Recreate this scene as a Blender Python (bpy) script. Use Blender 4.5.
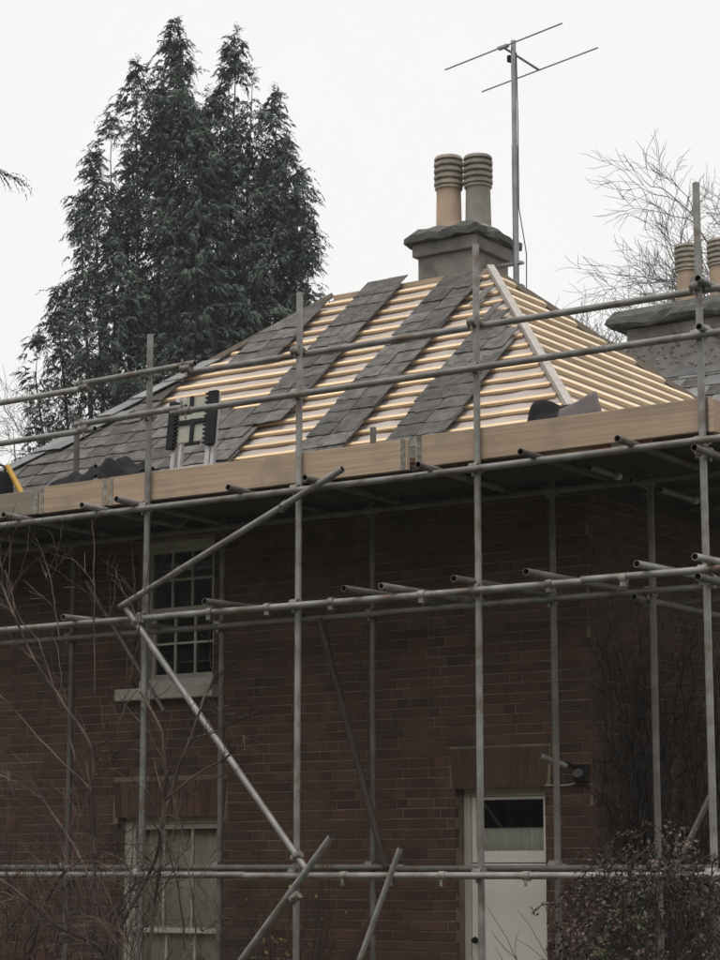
import bpy, math, random
from mathutils import Vector, Matrix, noise
random.seed(7)
R = math.radians
scene = bpy.context.scene
for o in list(bpy.data.objects):
    bpy.data.objects.remove(o)
COL = scene.collection

# ------------------------------------------------------------------ camera
cam_data = bpy.data.cameras.new('camera')
cam = bpy.data.objects.new('camera', cam_data)
COL.objects.link(cam)
cam_data.sensor_fit = 'VERTICAL'
cam_data.sensor_height = 36.0
cam_data.sensor_width = 27.0
cam_data.lens = 82.5
cam_data.clip_end = 3000
cam.location = (0, 0, 1.6)
cam.rotation_euler = (R(90 + 10.078), 0, R(34.28))
scene.camera = cam
YAW = R(34.28)
RT = Vector((math.cos(YAW), math.sin(YAW), 0))       # across the view
FW = Vector((-math.sin(YAW), math.cos(YAW), 0))      # away from the viewer

# ------------------------------------------------------------------ overcast sky
SUN_EL, SUN_AZ = R(70), R(168)
world = bpy.data.worlds.new('World')
scene.world = world
world.use_nodes = True
nt = world.node_tree
nt.nodes.clear()
wo = nt.nodes.new('ShaderNodeOutputWorld')
bg = nt.nodes.new('ShaderNodeBackground')
sky = nt.nodes.new('ShaderNodeTexSky')
sky.sky_type = 'NISHITA'
sky.sun_disc = False
sky.sun_elevation = SUN_EL
sky.sun_rotation = SUN_AZ
sky.air_density = 1.0
sky.dust_density = 6.0
bw = nt.nodes.new('ShaderNodeRGBToBW')
pw = nt.nodes.new('ShaderNodeMath'); pw.operation = 'POWER'; pw.inputs[1].default_value = 0.12
tc = nt.nodes.new('ShaderNodeTexCoord')
cl = nt.nodes.new('ShaderNodeTexNoise'); cl.inputs['Scale'].default_value = 1.6; cl.inputs['Detail'].default_value = 5
cr = nt.nodes.new('ShaderNodeMapRange')
cr.inputs['From Min'].default_value = 0.25; cr.inputs['From Max'].default_value = 0.75
cr.inputs['To Min'].default_value = 0.95; cr.inputs['To Max'].default_value = 1.05
mu = nt.nodes.new('ShaderNodeMath'); mu.operation = 'MULTIPLY'
cc = nt.nodes.new('ShaderNodeVectorMath'); cc.operation = 'MULTIPLY'
cc.inputs[1].default_value = (8.7, 8.66, 8.6)
L = nt.links.new
L(sky.outputs[0], bw.inputs[0]); L(bw.outputs[0], pw.inputs[0])
L(tc.outputs['Generated'], cl.inputs['Vector']); L(cl.outputs['Fac'], cr.inputs['Value'])
L(pw.outputs[0], mu.inputs[0]); L(cr.outputs[0], mu.inputs[1])
L(mu.outputs[0], cc.inputs[0]); L(cc.outputs[0], bg.inputs['Color'])
bg.inputs['Strength'].default_value = 0.1
L(bg.outputs[0], wo.inputs[0])

sun_d = bpy.data.lights.new('sun', 'SUN')
sun_d.energy = 1.5
sun_d.angle = R(22)
sun_d.color = (1.0, 0.97, 0.93)
sun = bpy.data.objects.new('sun', sun_d)
COL.objects.link(sun)
sd = Vector((math.cos(SUN_EL) * math.sin(SUN_AZ), math.cos(SUN_EL) * math.cos(SUN_AZ), math.sin(SUN_EL)))
sun.rotation_euler = sd.to_track_quat('Z', 'Y').to_euler()
sun.location = (0, 0, 30)

scene.view_settings.view_transform = 'Standard'
scene.view_settings.look = 'None'
scene.view_settings.exposure = 0.0
scene.view_settings.gamma = 1.0
scene.cycles.max_bounces = 6
scene.cycles.transparent_max_bounces = 12

# ------------------------------------------------------------------ materials
def mat(name, col, rough=0.7, metal=0.0, col2=None, scale=6.0, stretch=(1, 1, 1), detail=6, contrast=(0.35, 0.65),
        rnd=0.0, bump=0.0, bump_scale=None, island=False, col3=None, scale3=2.0, thr3=(0.55, 0.7), spec=0.5):
    m = bpy.data.materials.new(name)
    m.use_nodes = True
    t = m.node_tree
    b = t.nodes['Principled BSDF']
    b.inputs['Roughness'].default_value = rough
    b.inputs['Metallic'].default_value = metal
    b.inputs['Specular IOR Level'].default_value = spec
    co = t.nodes.new('ShaderNodeTexCoord')
    oi = t.nodes.new('ShaderNodeObjectInfo')
    geo = t.nodes.new('ShaderNodeNewGeometry')
    mp = t.nodes.new('ShaderNodeMapping')
    mp.inputs['Scale'].default_value = stretch
    add = t.nodes.new('ShaderNodeVectorMath'); add.operation = 'MULTIPLY_ADD'
    add.inputs[1].default_value = (37.0, 17.0, 23.0)
    t.links.new(oi.outputs['Random'], add.inputs[0])
    t.links.new(co.outputs['Object'], add.inputs[2])
    t.links.new(add.outputs[0], mp.inputs['Vector'])
    ns = t.nodes.new('ShaderNodeTexNoise')
    ns.inputs['Scale'].default_value = scale
    ns.inputs['Detail'].default_value = detail
    t.links.new(mp.outputs[0], ns.inputs['Vector'])
    mr = t.nodes.new('ShaderNodeMapRange')
    mr.inputs['From Min'].default_value, mr.inputs['From Max'].default_value = contrast
    t.links.new(ns.outputs['Fac'], mr.inputs['Value'])
    mx = t.nodes.new('ShaderNodeMix'); mx.data_type = 'RGBA'
    mx.inputs['A'].default_value = (*col, 1)
    c2 = col2 or tuple(c * 0.7 for c in col)
    mx.inputs['B'].default_value = (*c2, 1)
    t.links.new(mr.outputs[0], mx.inputs['Factor'])
    out = mx.outputs['Result']
    if col3:
        n3 = t.nodes.new('ShaderNodeTexNoise')
        n3.inputs['Scale'].default_value = scale3
        n3.inputs['Detail'].default_value = 8
        t.links.new(add.outputs[0], n3.inputs['Vector'])
        r3 = t.nodes.new('ShaderNodeMapRange')
        r3.inputs['From Min'].default_value, r3.inputs['From Max'].default_value = thr3
        t.links.new(n3.outputs['Fac'], r3.inputs['Value'])
        m3 = t.nodes.new('ShaderNodeMix'); m3.data_type = 'RGBA'
        t.links.new(r3.outputs[0], m3.inputs['Factor'])
        t.links.new(out, m3.inputs['A'])
        m3.inputs['B'].default_value = (*col3, 1)
        out = m3.outputs['Result']
    if rnd:
        src = oi.outputs['Random']
        if island:
            ad = t.nodes.new('ShaderNodeMath'); ad.operation = 'ADD'
            t.links.new(oi.outputs['Random'], ad.inputs[0])
            t.links.new(geo.outputs['Random Per Island'], ad.inputs[1])
            fr = t.nodes.new('ShaderNodeMath'); fr.operation = 'FRACT'
            t.links.new(ad.outputs[0], fr.inputs[0])
            src = fr.outputs[0]
        r2 = t.nodes.new('ShaderNodeMapRange')
        r2.inputs['To Min'].default_value = 1 - rnd
        r2.inputs['To Max'].default_value = 1 + rnd
        t.links.new(src, r2.inputs['Value'])
        vm = t.nodes.new('ShaderNodeVectorMath'); vm.operation = 'SCALE'
        t.links.new(out, vm.inputs[0]); t.links.new(r2.outputs[0], vm.inputs['Scale'])
        out = vm.outputs[0]
    t.links.new(out, b.inputs['Base Color'])
    if bump:
        bp = t.nodes.new('ShaderNodeBump')
        bp.inputs['Strength'].default_value = bump
        bp.inputs['Distance'].default_value = 0.01
        nb = ns
        if bump_scale:
            nb = t.nodes.new('ShaderNodeTexNoise')
            nb.inputs['Scale'].default_value = bump_scale
            nb.inputs['Detail'].default_value = 6
            t.links.new(mp.outputs[0], nb.inputs['Vector'])
        t.links.new(nb.outputs['Fac'], bp.inputs['Height'])
        t.links.new(bp.outputs[0], b.inputs['Normal'])
    return m

M = {}
M['brick'] = mat('brick_red', (0.112, 0.057, 0.038), 0.9, col2=(0.072, 0.042, 0.030), scale=5, rnd=0.24, island=True, bump=0.4, bump_scale=60,
                 col3=(0.058, 0.041, 0.031), scale3=0.9, thr3=(0.5, 0.95))
M['rubbed'] = mat('rubbed_brick', (0.10, 0.055, 0.037), 0.9, col2=(0.078, 0.045, 0.031), scale=9, rnd=0.12, island=True)
M['mortar'] = mat('lime_mortar', (0.27, 0.205, 0.15), 0.95, col2=(0.15, 0.115, 0.085), contrast=(.35,.65), scale=5, bump=0.3, bump_scale=80)
M['membrane'] = mat('roof_membrane', (0.46, 0.40, 0.365), 0.75, col2=(0.39, 0.335, 0.305), scale=3, bump=0.3, bump_scale=7)
M['batten'] = mat('batten_timber', (0.80, 0.62, 0.405), 0.8, spec=0.2, col2=(0.68, 0.49, 0.30), scale=5, stretch=(0.6, 8, 8), rnd=0.16, bump=0.15)
M['batten_y'] = mat('batten_timber_across', (0.80, 0.66, 0.48), 0.8, spec=0.2, col2=(0.71, 0.565, 0.395), scale=5, stretch=(8, 0.6, 8), rnd=0.14, bump=0.15)
M['slate'] = mat('roof_slate', (0.128, 0.119, 0.11), 0.75, spec=0.3, col2=(0.062, 0.057, 0.053), scale=11, contrast=(.36,.66), rnd=0.35, bump=0.8, bump_scale=14,
                 col3=(0.15, 0.145, 0.135), scale3=3, thr3=(0.6, 0.8))
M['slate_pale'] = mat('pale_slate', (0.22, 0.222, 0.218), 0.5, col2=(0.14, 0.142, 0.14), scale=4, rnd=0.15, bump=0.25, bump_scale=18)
M['hip'] = mat('hip_board', (0.46, 0.42, 0.38), 0.7, col2=(0.36, 0.33, 0.30), scale=8)
M['tube'] = mat('galvanised_tube', (0.30, 0.29, 0.275), 0.45, 0.15, col2=(0.18, 0.17, 0.155), scale=7, rnd=0.22, bump=0.1,
                col3=(0.15, 0.10, 0.07), scale3=6, thr3=(0.54, 0.70))
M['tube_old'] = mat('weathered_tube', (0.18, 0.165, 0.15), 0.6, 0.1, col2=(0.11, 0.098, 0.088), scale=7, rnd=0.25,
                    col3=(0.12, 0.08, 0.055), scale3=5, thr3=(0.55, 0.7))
M['tube_shaded'] = mat('shaded_tube', (0.085, 0.066, 0.055), 0.8, 0.1, col2=(0.055, 0.042, 0.035), scale=9)  # shade on the inner brace put into the tube colour
M['coupler'] = mat('coupler_steel', (0.30, 0.285, 0.255), 0.5, 0.2, col2=(0.14, 0.12, 0.10), scale=30, rnd=0.35)
M['bore'] = mat('tube_bore', (0.03, 0.028, 0.026), 0.9)
M['toe'] = mat('toe_board_timber', (0.46, 0.345, 0.25), 0.85, spec=0.2, col2=(0.36, 0.265, 0.19), scale=4, stretch=(0.35, 9, 12), rnd=0.12, bump=0.2,
               col3=(0.27, 0.21, 0.16), scale3=3.0, thr3=(0.52, 0.75))
M['toe_grey'] = mat('weathered_board', (0.27, 0.225, 0.18), 0.9, col2=(0.20, 0.165, 0.13), scale=3, stretch=(0.5, 7, 7), rnd=0.15, bump=0.2)
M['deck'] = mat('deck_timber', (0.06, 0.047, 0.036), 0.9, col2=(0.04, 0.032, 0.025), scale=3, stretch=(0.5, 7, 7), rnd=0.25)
M['white'] = mat('white_paint', (0.60, 0.57, 0.51), 0.55, col2=(0.50, 0.47, 0.42), scale=4, bump=0.1)
M['white_old'] = mat('aged_white_paint', (0.56, 0.53, 0.46), 0.65, col2=(0.44, 0.41, 0.35), scale=5)
M['door'] = mat('door_paint', (0.85, 0.80, 0.72), 0.45, col2=(0.80, 0.75, 0.67), scale=2)
M['stone'] = mat('sill_stone', (0.52, 0.48, 0.42), 0.8, col2=(0.38, 0.35, 0.30), scale=7, bump=0.2)
M['render'] = mat('chimney_render', (0.235, 0.215, 0.19), 0.95, col2=(0.16, 0.15, 0.135), scale=4, bump=0.7, bump_scale=22,
                  col3=(0.09, 0.095, 0.075), scale3=3, thr3=(0.5, 0.7))
M['cap'] = mat('mossy_cap', (0.115, 0.113, 0.105), 0.95, col2=(0.06, 0.062, 0.056), scale=8, bump=1.0, bump_scale=25)
M['pot_buff'] = mat('buff_terracotta', (0.42, 0.30, 0.215), 0.85, col2=(0.33, 0.245, 0.18), scale=6, bump=0.2)
M['pot_top'] = mat('lichened_terracotta', (0.38, 0.335, 0.27), 0.9, col2=(0.23, 0.21, 0.175), scale=9, bump=0.4)
M['pot_grey'] = mat('sooty_terracotta', (0.29, 0.265, 0.23), 0.9, col2=(0.20, 0.185, 0.165), scale=6, bump=0.3)
M['flint'] = mat('flint_and_stone', (0.24, 0.22, 0.195), 0.9, col2=(0.18, 0.165, 0.15), scale=6, detail=3, bump=0.8, bump_scale=12, contrast=(0.42, 0.58))
M['aerial'] = mat('aerial_metal', (0.30, 0.30, 0.31), 0.4, 0.6, col2=(0.22, 0.22, 0.23), scale=8)
M['lead'] = mat('lead_sheet', (0.22, 0.225, 0.23), 0.5, 0.2, col2=(0.16, 0.165, 0.17), scale=5)
M['felt_black'] = mat('black_felt', (0.018, 0.017, 0.018), 0.95, spec=0.15, col2=(0.03, 0.028, 0.03), scale=9, bump=0.4)
M['felt_grey'] = mat('grey_felt', (0.15, 0.125, 0.125), 0.85, col2=(0.11, 0.095, 0.097), scale=9, bump=0.3)
M['black'] = mat('black_plastic', (0.012, 0.012, 0.013), 0.8, spec=0.2, col2=(0.02, 0.02, 0.022), scale=10)
M['clear_plastic'] = mat('milky_plastic', (0.38, 0.38, 0.31), 0.4, col2=(0.31, 0.31, 0.25), scale=8)
M['alu'] = mat('ladder_aluminium', (0.50, 0.48, 0.48), 0.4, 0.4, col2=(0.40, 0.385, 0.385), scale=10)
M['yellow'] = mat('yellow_plastic', (0.62, 0.36, 0.05), 0.45, col2=(0.52, 0.29, 0.04), scale=10)
M['red'] = mat('red_paint', (0.36, 0.11, 0.08), 0.6, col2=(0.28, 0.10, 0.075), scale=12)
M['white_tape'] = mat('white_band', (0.68, 0.67, 0.65), 0.6, col2=(0.55, 0.54, 0.52), scale=12)
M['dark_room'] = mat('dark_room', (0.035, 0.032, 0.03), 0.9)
M['curtain'] = mat('net_curtain', (0.80, 0.80, 0.74), 0.9, col2=(0.62, 0.62, 0.58), scale=10, stretch=(4, 4, 0.3))
M['blind'] = mat('cream_blind', (0.82, 0.77, 0.64), 0.9, col2=(0.70, 0.65, 0.53), scale=3, stretch=(5, 5, 0.6))
M['bark'] = mat('branch_bark', (0.135, 0.093, 0.077), 0.9, col2=(0.035, 0.024, 0.02), scale=3.5, contrast=(.42,.58), rnd=0.1)
M['bark_dark'] = mat('dark_bark', (0.035, 0.028, 0.025), 0.9, col2=(0.055, 0.045, 0.04), scale=14)
M['bark_far'] = mat('tree_bark', (0.14, 0.13, 0.12), 0.9, col2=(0.09, 0.085, 0.08), scale=5)
M['cypress'] = mat('cypress_foliage', (0.075, 0.095, 0.085), 0.85, spec=0.15, col2=(0.11, 0.13, 0.11), scale=0.9, rnd=0.4, island=True)  # foliage lightened so its colour carries some of the distance haze
M['dry_flower'] = mat('dry_flower_head', (0.12, 0.084, 0.072), 0.9, col2=(0.06, 0.045, 0.04), scale=4, rnd=0.7, island=True)
M['bush_leaf'] = mat('bush_leaf', (0.05, 0.07, 0.035), 0.7, col2=(0.10, 0.10, 0.05), scale=4, rnd=0.4, island=True)
M['yellow_leaf'] = mat('yellow_leaf', (0.22, 0.19, 0.06), 0.7, col2=(0.14, 0.13, 0.05), scale=4, rnd=0.4, island=True)
M['grass'] = mat('rough_grass', (0.05, 0.07, 0.03), 0.95, col2=(0.075, 0.065, 0.04), scale=0.8, bump=0.8, bump_scale=9)
M['soil'] = mat('garden_soil', (0.05, 0.038, 0.028), 0.95, col2=(0.075, 0.06, 0.045), scale=3, bump=0.8, bump_scale=14)

def glass_mat():
    m = bpy.data.materials.new('window_glass'); m.use_nodes = True
    t = m.node_tree; t.nodes.clear()
    o = t.nodes.new('ShaderNodeOutputMaterial')
    tr = t.nodes.new('ShaderNodeBsdfTransparent'); tr.inputs[0].default_value = (0.94, 0.94, 0.92, 1)
    gl = t.nodes.new('ShaderNodeBsdfGlossy'); gl.inputs['Roughness'].default_value = 0.03
    gl.inputs['Color'].default_value = (0.9, 0.92, 0.92, 1)
    fr = t.nodes.new('ShaderNodeFresnel'); fr.inputs['IOR'].default_value = 1.45
    mx = t.nodes.new('ShaderNodeMixShader')
    t.links.new(fr.outputs[0], mx.inputs[0]); t.links.new(tr.outputs[0], mx.inputs[1]); t.links.new(gl.outputs[0], mx.inputs[2])
    t.links.new(mx.outputs[0], o.inputs[0])
    return m
M['glass'] = glass_mat()

# ------------------------------------------------------------------ mesh helpers
WLOC = {}
class MB:
    def __init__(self):
        self.v = []; self.f = []; self.mi = []
    def add(self, vs, fs, mi=0):
        n = len(self.v)
        self.v.extend([Vector(p) for p in vs])
        for q in fs:
            self.f.append([n + i for i in q]); self.mi.append(mi)
        return self
    def box(self, lo, hi, mi=0):
        x0, y0, z0 = lo; x1, y1, z1 = hi
        return self.add([(x0, y0, z0), (x1, y0, z0), (x1, y1, z0), (x0, y1, z0), (x0, y0, z1), (x1, y0, z1), (x1, y1, z1), (x0, y1, z1)],
                        [(0, 3, 2, 1), (4, 5, 6, 7), (0, 1, 5, 4), (1, 2, 6, 5), (2, 3, 7, 6), (3, 0, 4, 7)], mi)
    def obox(self, c, ax, ay, az, mi=0):
        c = Vector(c); ax = Vector(ax); ay = Vector(ay); az = Vector(az)
        vs = [c + sx * ax + sy * ay + sz * az for sz in (-1, 1) for sx, sy in ((-1, -1), (1, -1), (1, 1), (-1, 1))]
        return self.add(vs, [(0, 3, 2, 1), (4, 5, 6, 7), (0, 1, 5, 4), (1, 2, 6, 5), (2, 3, 7, 6), (3, 0, 4, 7)], mi)
    def tube(self, p0, p1, r0, r1=None, n=10, caps=True, mi=0):
        p0 = Vector(p0); p1 = Vector(p1); r1 = r0 if r1 is None else r1
        d = (p1 - p0).normalized()
        a = d.orthogonal().normalized(); b = d.cross(a)
        vs = []
        for p, r in ((p0, r0), (p1, r1)):
            for k in range(n):
                t = 2 * math.pi * k / n
                vs.append(p + (a * math.cos(t) + b * math.sin(t)) * r)
        fs = [(k, (k + 1) % n, n + (k + 1) % n, n + k) for k in range(n)]
        if caps:
            fs += [tuple(range(n - 1, -1, -1)), tuple(range(n, 2 * n))]
        return self.add(vs, fs, mi)
    def poly(self, pts, rads, n=6, mi=0):
        pts = [Vector(p) for p in pts]
        m = len(pts); vs = []; a = None
        for i, p in enumerate(pts):
            d = (pts[min(i + 1, m - 1)] - pts[max(i - 1, 0)])
            d = d.normalized() if d.length > 1e-9 else Vector((0, 0, 1))
            a = d.orthogonal().normalized() if a is None else (a - d * a.dot(d)).normalized()
            b = d.cross(a)
            for k in range(n):
                t = 2 * math.pi * k / n
                vs.append(p + (a * math.cos(t) + b * math.sin(t)) * rads[i])
        fs = []
        for i in range(m - 1):
            for k in range(n):
                fs.append((i * n + k, i * n + (k + 1) % n, (i + 1) * n + (k + 1) % n, (i + 1) * n + k))
        fs.append(tuple(range(n - 1, -1, -1))); fs.append(tuple((m - 1) * n + k for k in range(n)))
        return self.add(vs, fs, mi)
    def lathe(self, c, prof, n=20, mi=0):
        cx, cy, cz = c; vs = []; m = len(prof)
        for r, z in prof:
            for k in range(n):
                t = 2 * math.pi * k / n
                vs.append((cx + r * math.cos(t), cy + r * math.sin(t), cz + z))
        fs = [(i * n + k, i * n + (k + 1) % n, (i + 1) * n + (k + 1) % n, (i + 1) * n + k) for i in range(m - 1) for k in range(n)]
        fs.append(tuple(range(n - 1, -1, -1))); fs.append(tuple((m - 1) * n + k for k in range(n)))
        return self.add(vs, fs, mi)
    def build(self, name, material, parent=None, smooth=False, bevel=0.0):
        lo = Vector([min(p[i] for p in self.v) for i in range(3)]); hi = Vector([max(p[i] for p in self.v) for i in range(3)])
        c = (lo + hi) / 2
        me = bpy.data.meshes.new(name)
        me.from_pydata([tuple(p - c) for p in self.v], [], self.f)
        mats = material if isinstance(material, (list, tuple)) else [material]
        for m in mats:
            me.materials.append(m)
        if len(mats) > 1:
            me.polygons.foreach_set('material_index', self.mi)
        if smooth:
            me.polygons.foreach_set('use_smooth', [True] * len(me.polygons))
        me.update()
        o = bpy.data.objects.new(name, me)
        COL.objects.link(o)
        if smooth:
            try:
                me.set_sharp_from_angle(angle=R(40))
            except Exception:
                pass
        if bevel:
            bv = o.modifiers.new('edge', 'BEVEL'); bv.width = bevel; bv.segments = 2; bv.limit_method = 'ANGLE'
        place(o, c, parent)
        return o
def place(o, wloc, parent=None):
    wloc = Vector(wloc)
    WLOC[o.name] = wloc
    if parent is not None:
        o.parent = parent
        o.location = wloc - WLOC[parent.name]
    else:
        o.location = wloc
def clone(src, wloc, parent, name):
    o = src.copy(); o.name = name
    COL.objects.link(o); place(o, wloc, parent)
    return o
def thing(name, label, cat, loc, group=None):
    o = bpy.data.objects.new(name, None)
    o.empty_display_size = 0.2
    COL.objects.link(o); place(o, loc)
    return tag(o, label, cat, group)
def tag(o, label=None, cat=None, group=None, kind=None):
    if label: o['label'] = label
    if cat: o['category'] = cat
    if group: o['group'] = group
    if kind: o['kind'] = kind
    return o
def lerp(a, b, t): return a + (b - a) * t

# ------------------------------------------------------------------ ground
g = MB()
N = 40
ext = [-1200, -400, -150, -80] + [-60 + i * 3 for i in range(34)] + [60, 90, 160, 400, 1200]
idx = {}
for j, y in enumerate(ext):
    for i, x in enumerate(ext):
        z = 0.0
        if abs(x) < 80 and abs(y) < 80:
            z = 0.06 * noise.noise(Vector((x * 0.15, y * 0.15, 0)))
        g.v.append(Vector((x, y + 14, z - 0.07)))
n_ = len(ext)
for j in range(n_ - 1):
    for i in range(n_ - 1):
        g.f.append([j * n_ + i, j * n_ + i + 1, (j + 1) * n_ + i + 1, (j + 1) * n_ + i]); g.mi.append(0)
tag(g.build('ground', M['grass']), kind='structure')
tag(MB().box((-15.5, 11.9, -0.2), (-4.2, 14.0, 0.03)).build('flower_bed_soil', M['soil']), kind='structure')

# ------------------------------------------------------------------ the house
WX0, WX1, WY0, WY1, WZ = -14.2, -7.55, 14.0, 21.3, 4.42
house = thing('brick_house', 'old red brick house with a half-stripped hipped slate roof behind scaffolding', 'house', ((WX0 + WX1) / 2, WY0, 0))
# openings in the front wall: x0, x1, z0, z1
OP = [(-11.82, -10.98, 3.08, 4.30), (-11.96, -10.87, 0.25, 2.03), (-8.69, -7.93, 0.12, 2.20)]
def rects(x0, x1, z0, z1, ops):
    xs = sorted({x0, x1, *[o[0] for o in ops], *[o[1] for o in ops]})
    zs = sorted({z0, z1, *[o[2] for o in ops], *[o[3] for o in ops]})
    res = []
    for i in range(len(xs) - 1):
        run = None
        for j in range(len(zs) - 1):
            cx, cz = (xs[i] + xs[i + 1]) / 2, (zs[j] + zs[j + 1]) / 2
            free = not any(o[0] < cx < o[1] and o[2] < cz < o[3] for o in ops)
            if free:
                run = [zs[j], zs[j + 1]] if run is None else [run[0], zs[j + 1]]
            if (not free or j == len(zs) - 2) and run:
                res.append((xs[i], xs[i + 1], run[0], run[1])); run = None
    return res
w = MB()
for x0, x1, z0, z1 in rects(WX0 + 0.01, WX1 - 0.01, 0, WZ, OP):
    w.box((x0, WY0 + 0.005, z0), (x1, WY0 + 0.28, z1))
w.box((WX0 + 0.007, WY0 + 0.28, 0), (WX0 + 0.28, WY1, WZ))
w.box((WX1 - 0.28, WY0 + 0.28, 0), (WX1 - 0.007, WY1, WZ))
w.box((WX0 + 0.28, WY1 - 0.28, 0), (WX1 - 0.28, WY1 - 0.007, WZ))
wall = w.build('wall', M['mortar'], house)
# dark rooms inside: floors, ceiling and a cross wall
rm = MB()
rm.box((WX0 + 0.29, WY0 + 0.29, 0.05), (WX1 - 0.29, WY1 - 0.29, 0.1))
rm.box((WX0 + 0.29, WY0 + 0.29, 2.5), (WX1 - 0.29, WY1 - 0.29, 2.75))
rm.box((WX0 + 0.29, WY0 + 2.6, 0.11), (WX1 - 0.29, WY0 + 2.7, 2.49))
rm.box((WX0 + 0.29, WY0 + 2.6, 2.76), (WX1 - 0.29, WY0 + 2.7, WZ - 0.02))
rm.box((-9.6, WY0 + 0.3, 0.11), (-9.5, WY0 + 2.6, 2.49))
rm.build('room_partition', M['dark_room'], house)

# bricks: Flemish bond, 75 mm courses
def brick_mesh(name, L_, H_, D_, seed, ax='x', material=None):
    rr = random.Random(seed)
    j = lambda a: rr.uniform(-a, a)
    hx, hz = L_ / 2, H_ / 2
    fr = [(-hx, -hz), (hx, -hz), (hx, hz), (-hx, hz)]
    e = 0.004
    if ax == 'x':
        out = [(x + j(.0015), 0.004 + j(.001), z + j(.0015)) for x, z in fr]
        face = [(x - math.copysign(e, x), j(.0015), z - math.copysign(e, z)) for x, z in fr]
        back = [(x, D_, z) for x, z in fr]
    else:
        out = [(-0.004 + j(.001), x + j(.0015), z + j(.0015)) for x, z in fr]
        face = [(j(.0015), x - math.copysign(e, x), z - math.copysign(e, z)) for x, z in fr]
        back = [(-D_, x, z) for x, z in fr]
    vs = face + out + back
    fs = [(0, 1, 2, 3)] + [(4 + k, 4 + (k + 1) % 4, (k + 1) % 4, k) for k in range(4)] + [(8 + k, 8 + (k + 1) % 4, 4 + (k + 1) % 4, 4 + k) for k in range(4)]
    return vs, fs
BL, BH, BM, BV = 0.220, 0.0685, 0.0065, 0.0035
def courses(a0, a1, ops_z):
    """spans (a, a_end, z) of bricks for one wall"""
    out = []
    k = 0; z = 0.04
    while z + BH < WZ + 0.001:
        off = (k % 2) * 0.168 + random.uniform(-0.006, 0.006)
        a = a0 - off
        hd = k % 2 == 0
        while a < a1:
            ln = 0.1025 if hd else BL
            s, e = max(a, a0), min(a + ln, a1)
            a += ln + BV; hd = not hd
            if e - s < 0.03: continue
            segs = [(s, e)]
            for x0, x1, z0, z1 in ops_z:
                if z + BH > z0 + 0.004 and z < z1 - 0.004:
                    ns = []
                    for p, q in segs:
                        if q <= x0 or p >= x1: ns.append((p, q)); continue
                        if p < x0 - 0.006: ns.append((p, x0))
                        if q > x1 + 0.006: ns.append((x1, q))
                    segs = ns
            out += [(p, q, z) for p, q in segs]
        z += BH + BM; k += 1
    return out
ARCH = [(-8.74, -7.88, 2.205, 2.50), (-12.01, -10.82, 2.035, 2.33)]        # flat soldier arches over door and garden window
front = courses(WX0, WX1, OP + ARCH)
cam_p = Vector((0, 0, 1.6))
seen = [b for b in front if 1.66 < b[2] < 3.42 and b[0] > -10.2]
seen.sort(key=lambda b: (Vector(((b[0] + b[1]) / 2, WY0, b[2])) - cam_p).length)
single = set(seen[:270])
rest = MB(); proto = {}
for bk in front:
    p, q, z = bk
    ln = round((q - p) / 0.005) * 0.005
    if bk in single:
        key = (ln, random.randint(0, 2))
        c = ((p + q) / 2, WY0 + random.uniform(-0.002, 0.002), z + BH / 2)
        if key not in proto:
            vs, fs = brick_mesh('brick', ln, BH, 0.05, hash(key) % 9999)
            me = bpy.data.meshes.new('brick'); me.from_pydata(vs, [], fs); me.materials.append(M['brick']); me.update()
            o = bpy.data.objects.new('brick', me); COL.objects.link(o); place(o, c, wall); proto[key] = o
        else:
            clone(proto[key], c, wall, 'brick')
    else:
        vs, fs = brick_mesh('', q - p, BH, 0.05, random.random())
        off = Vector(((p + q) / 2, WY0 + random.uniform(-0.002, 0.002), z + BH / 2))
        rest.add([Vector(v) + off for v in vs], fs)
tag(rest.build('brickwork', M['brick'], wall), kind='stuff')
side = MB()
for p, q, z in courses(WY0 + 0.052, WY1, []):
    vs, fs = brick_mesh('', q - p, BH, 0.05, random.random(), 'y')
    off = Vector((WX1 + random.uniform(-0.002, 0.002), (p + q) / 2, z + BH / 2))
    side.add([Vector(v) + off for v in vs], fs)
tag(side.build('brickwork', M['brick'], wall), kind='stuff')
for (x0, x1, z0, z1) in ARCH:                                             # soldier bricks, splayed
    n = int((x1 - x0) / 0.075); cx = (x0 + x1) / 2
    for i in range(n):
        a = lerp(x0 + 0.03, x1 - 0.03, i / n); b = lerp(x0 + 0.03, x1 - 0.03, (i + 1) / n) - 0.009
        ta = lerp(x0, x1, i / n); tb = lerp(x0, x1, (i + 1) / n) - 0.009
        m = MB(); y0 = WY0 - 0.001 + random.uniform(-.001, .001)
        m.add([(a, y0, z0), (b, y0, z0), (tb, y0, z1 - .008), (ta, y0, z1 - .008), (a, y0 + .1, z0), (b, y0 + .1, z0), (tb, y0 + .1, z1 - .008), (ta, y0 + .1, z1 - .008)],
              [(0, 1, 2, 3), (1, 5, 6, 2), (5, 4, 7, 6), (4, 0, 3, 7), (3, 2, 6, 7), (4, 5, 1, 0)])
        m.build('brick', M['rubbed' if x0 > -10 else 'brick'], wall)

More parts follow.
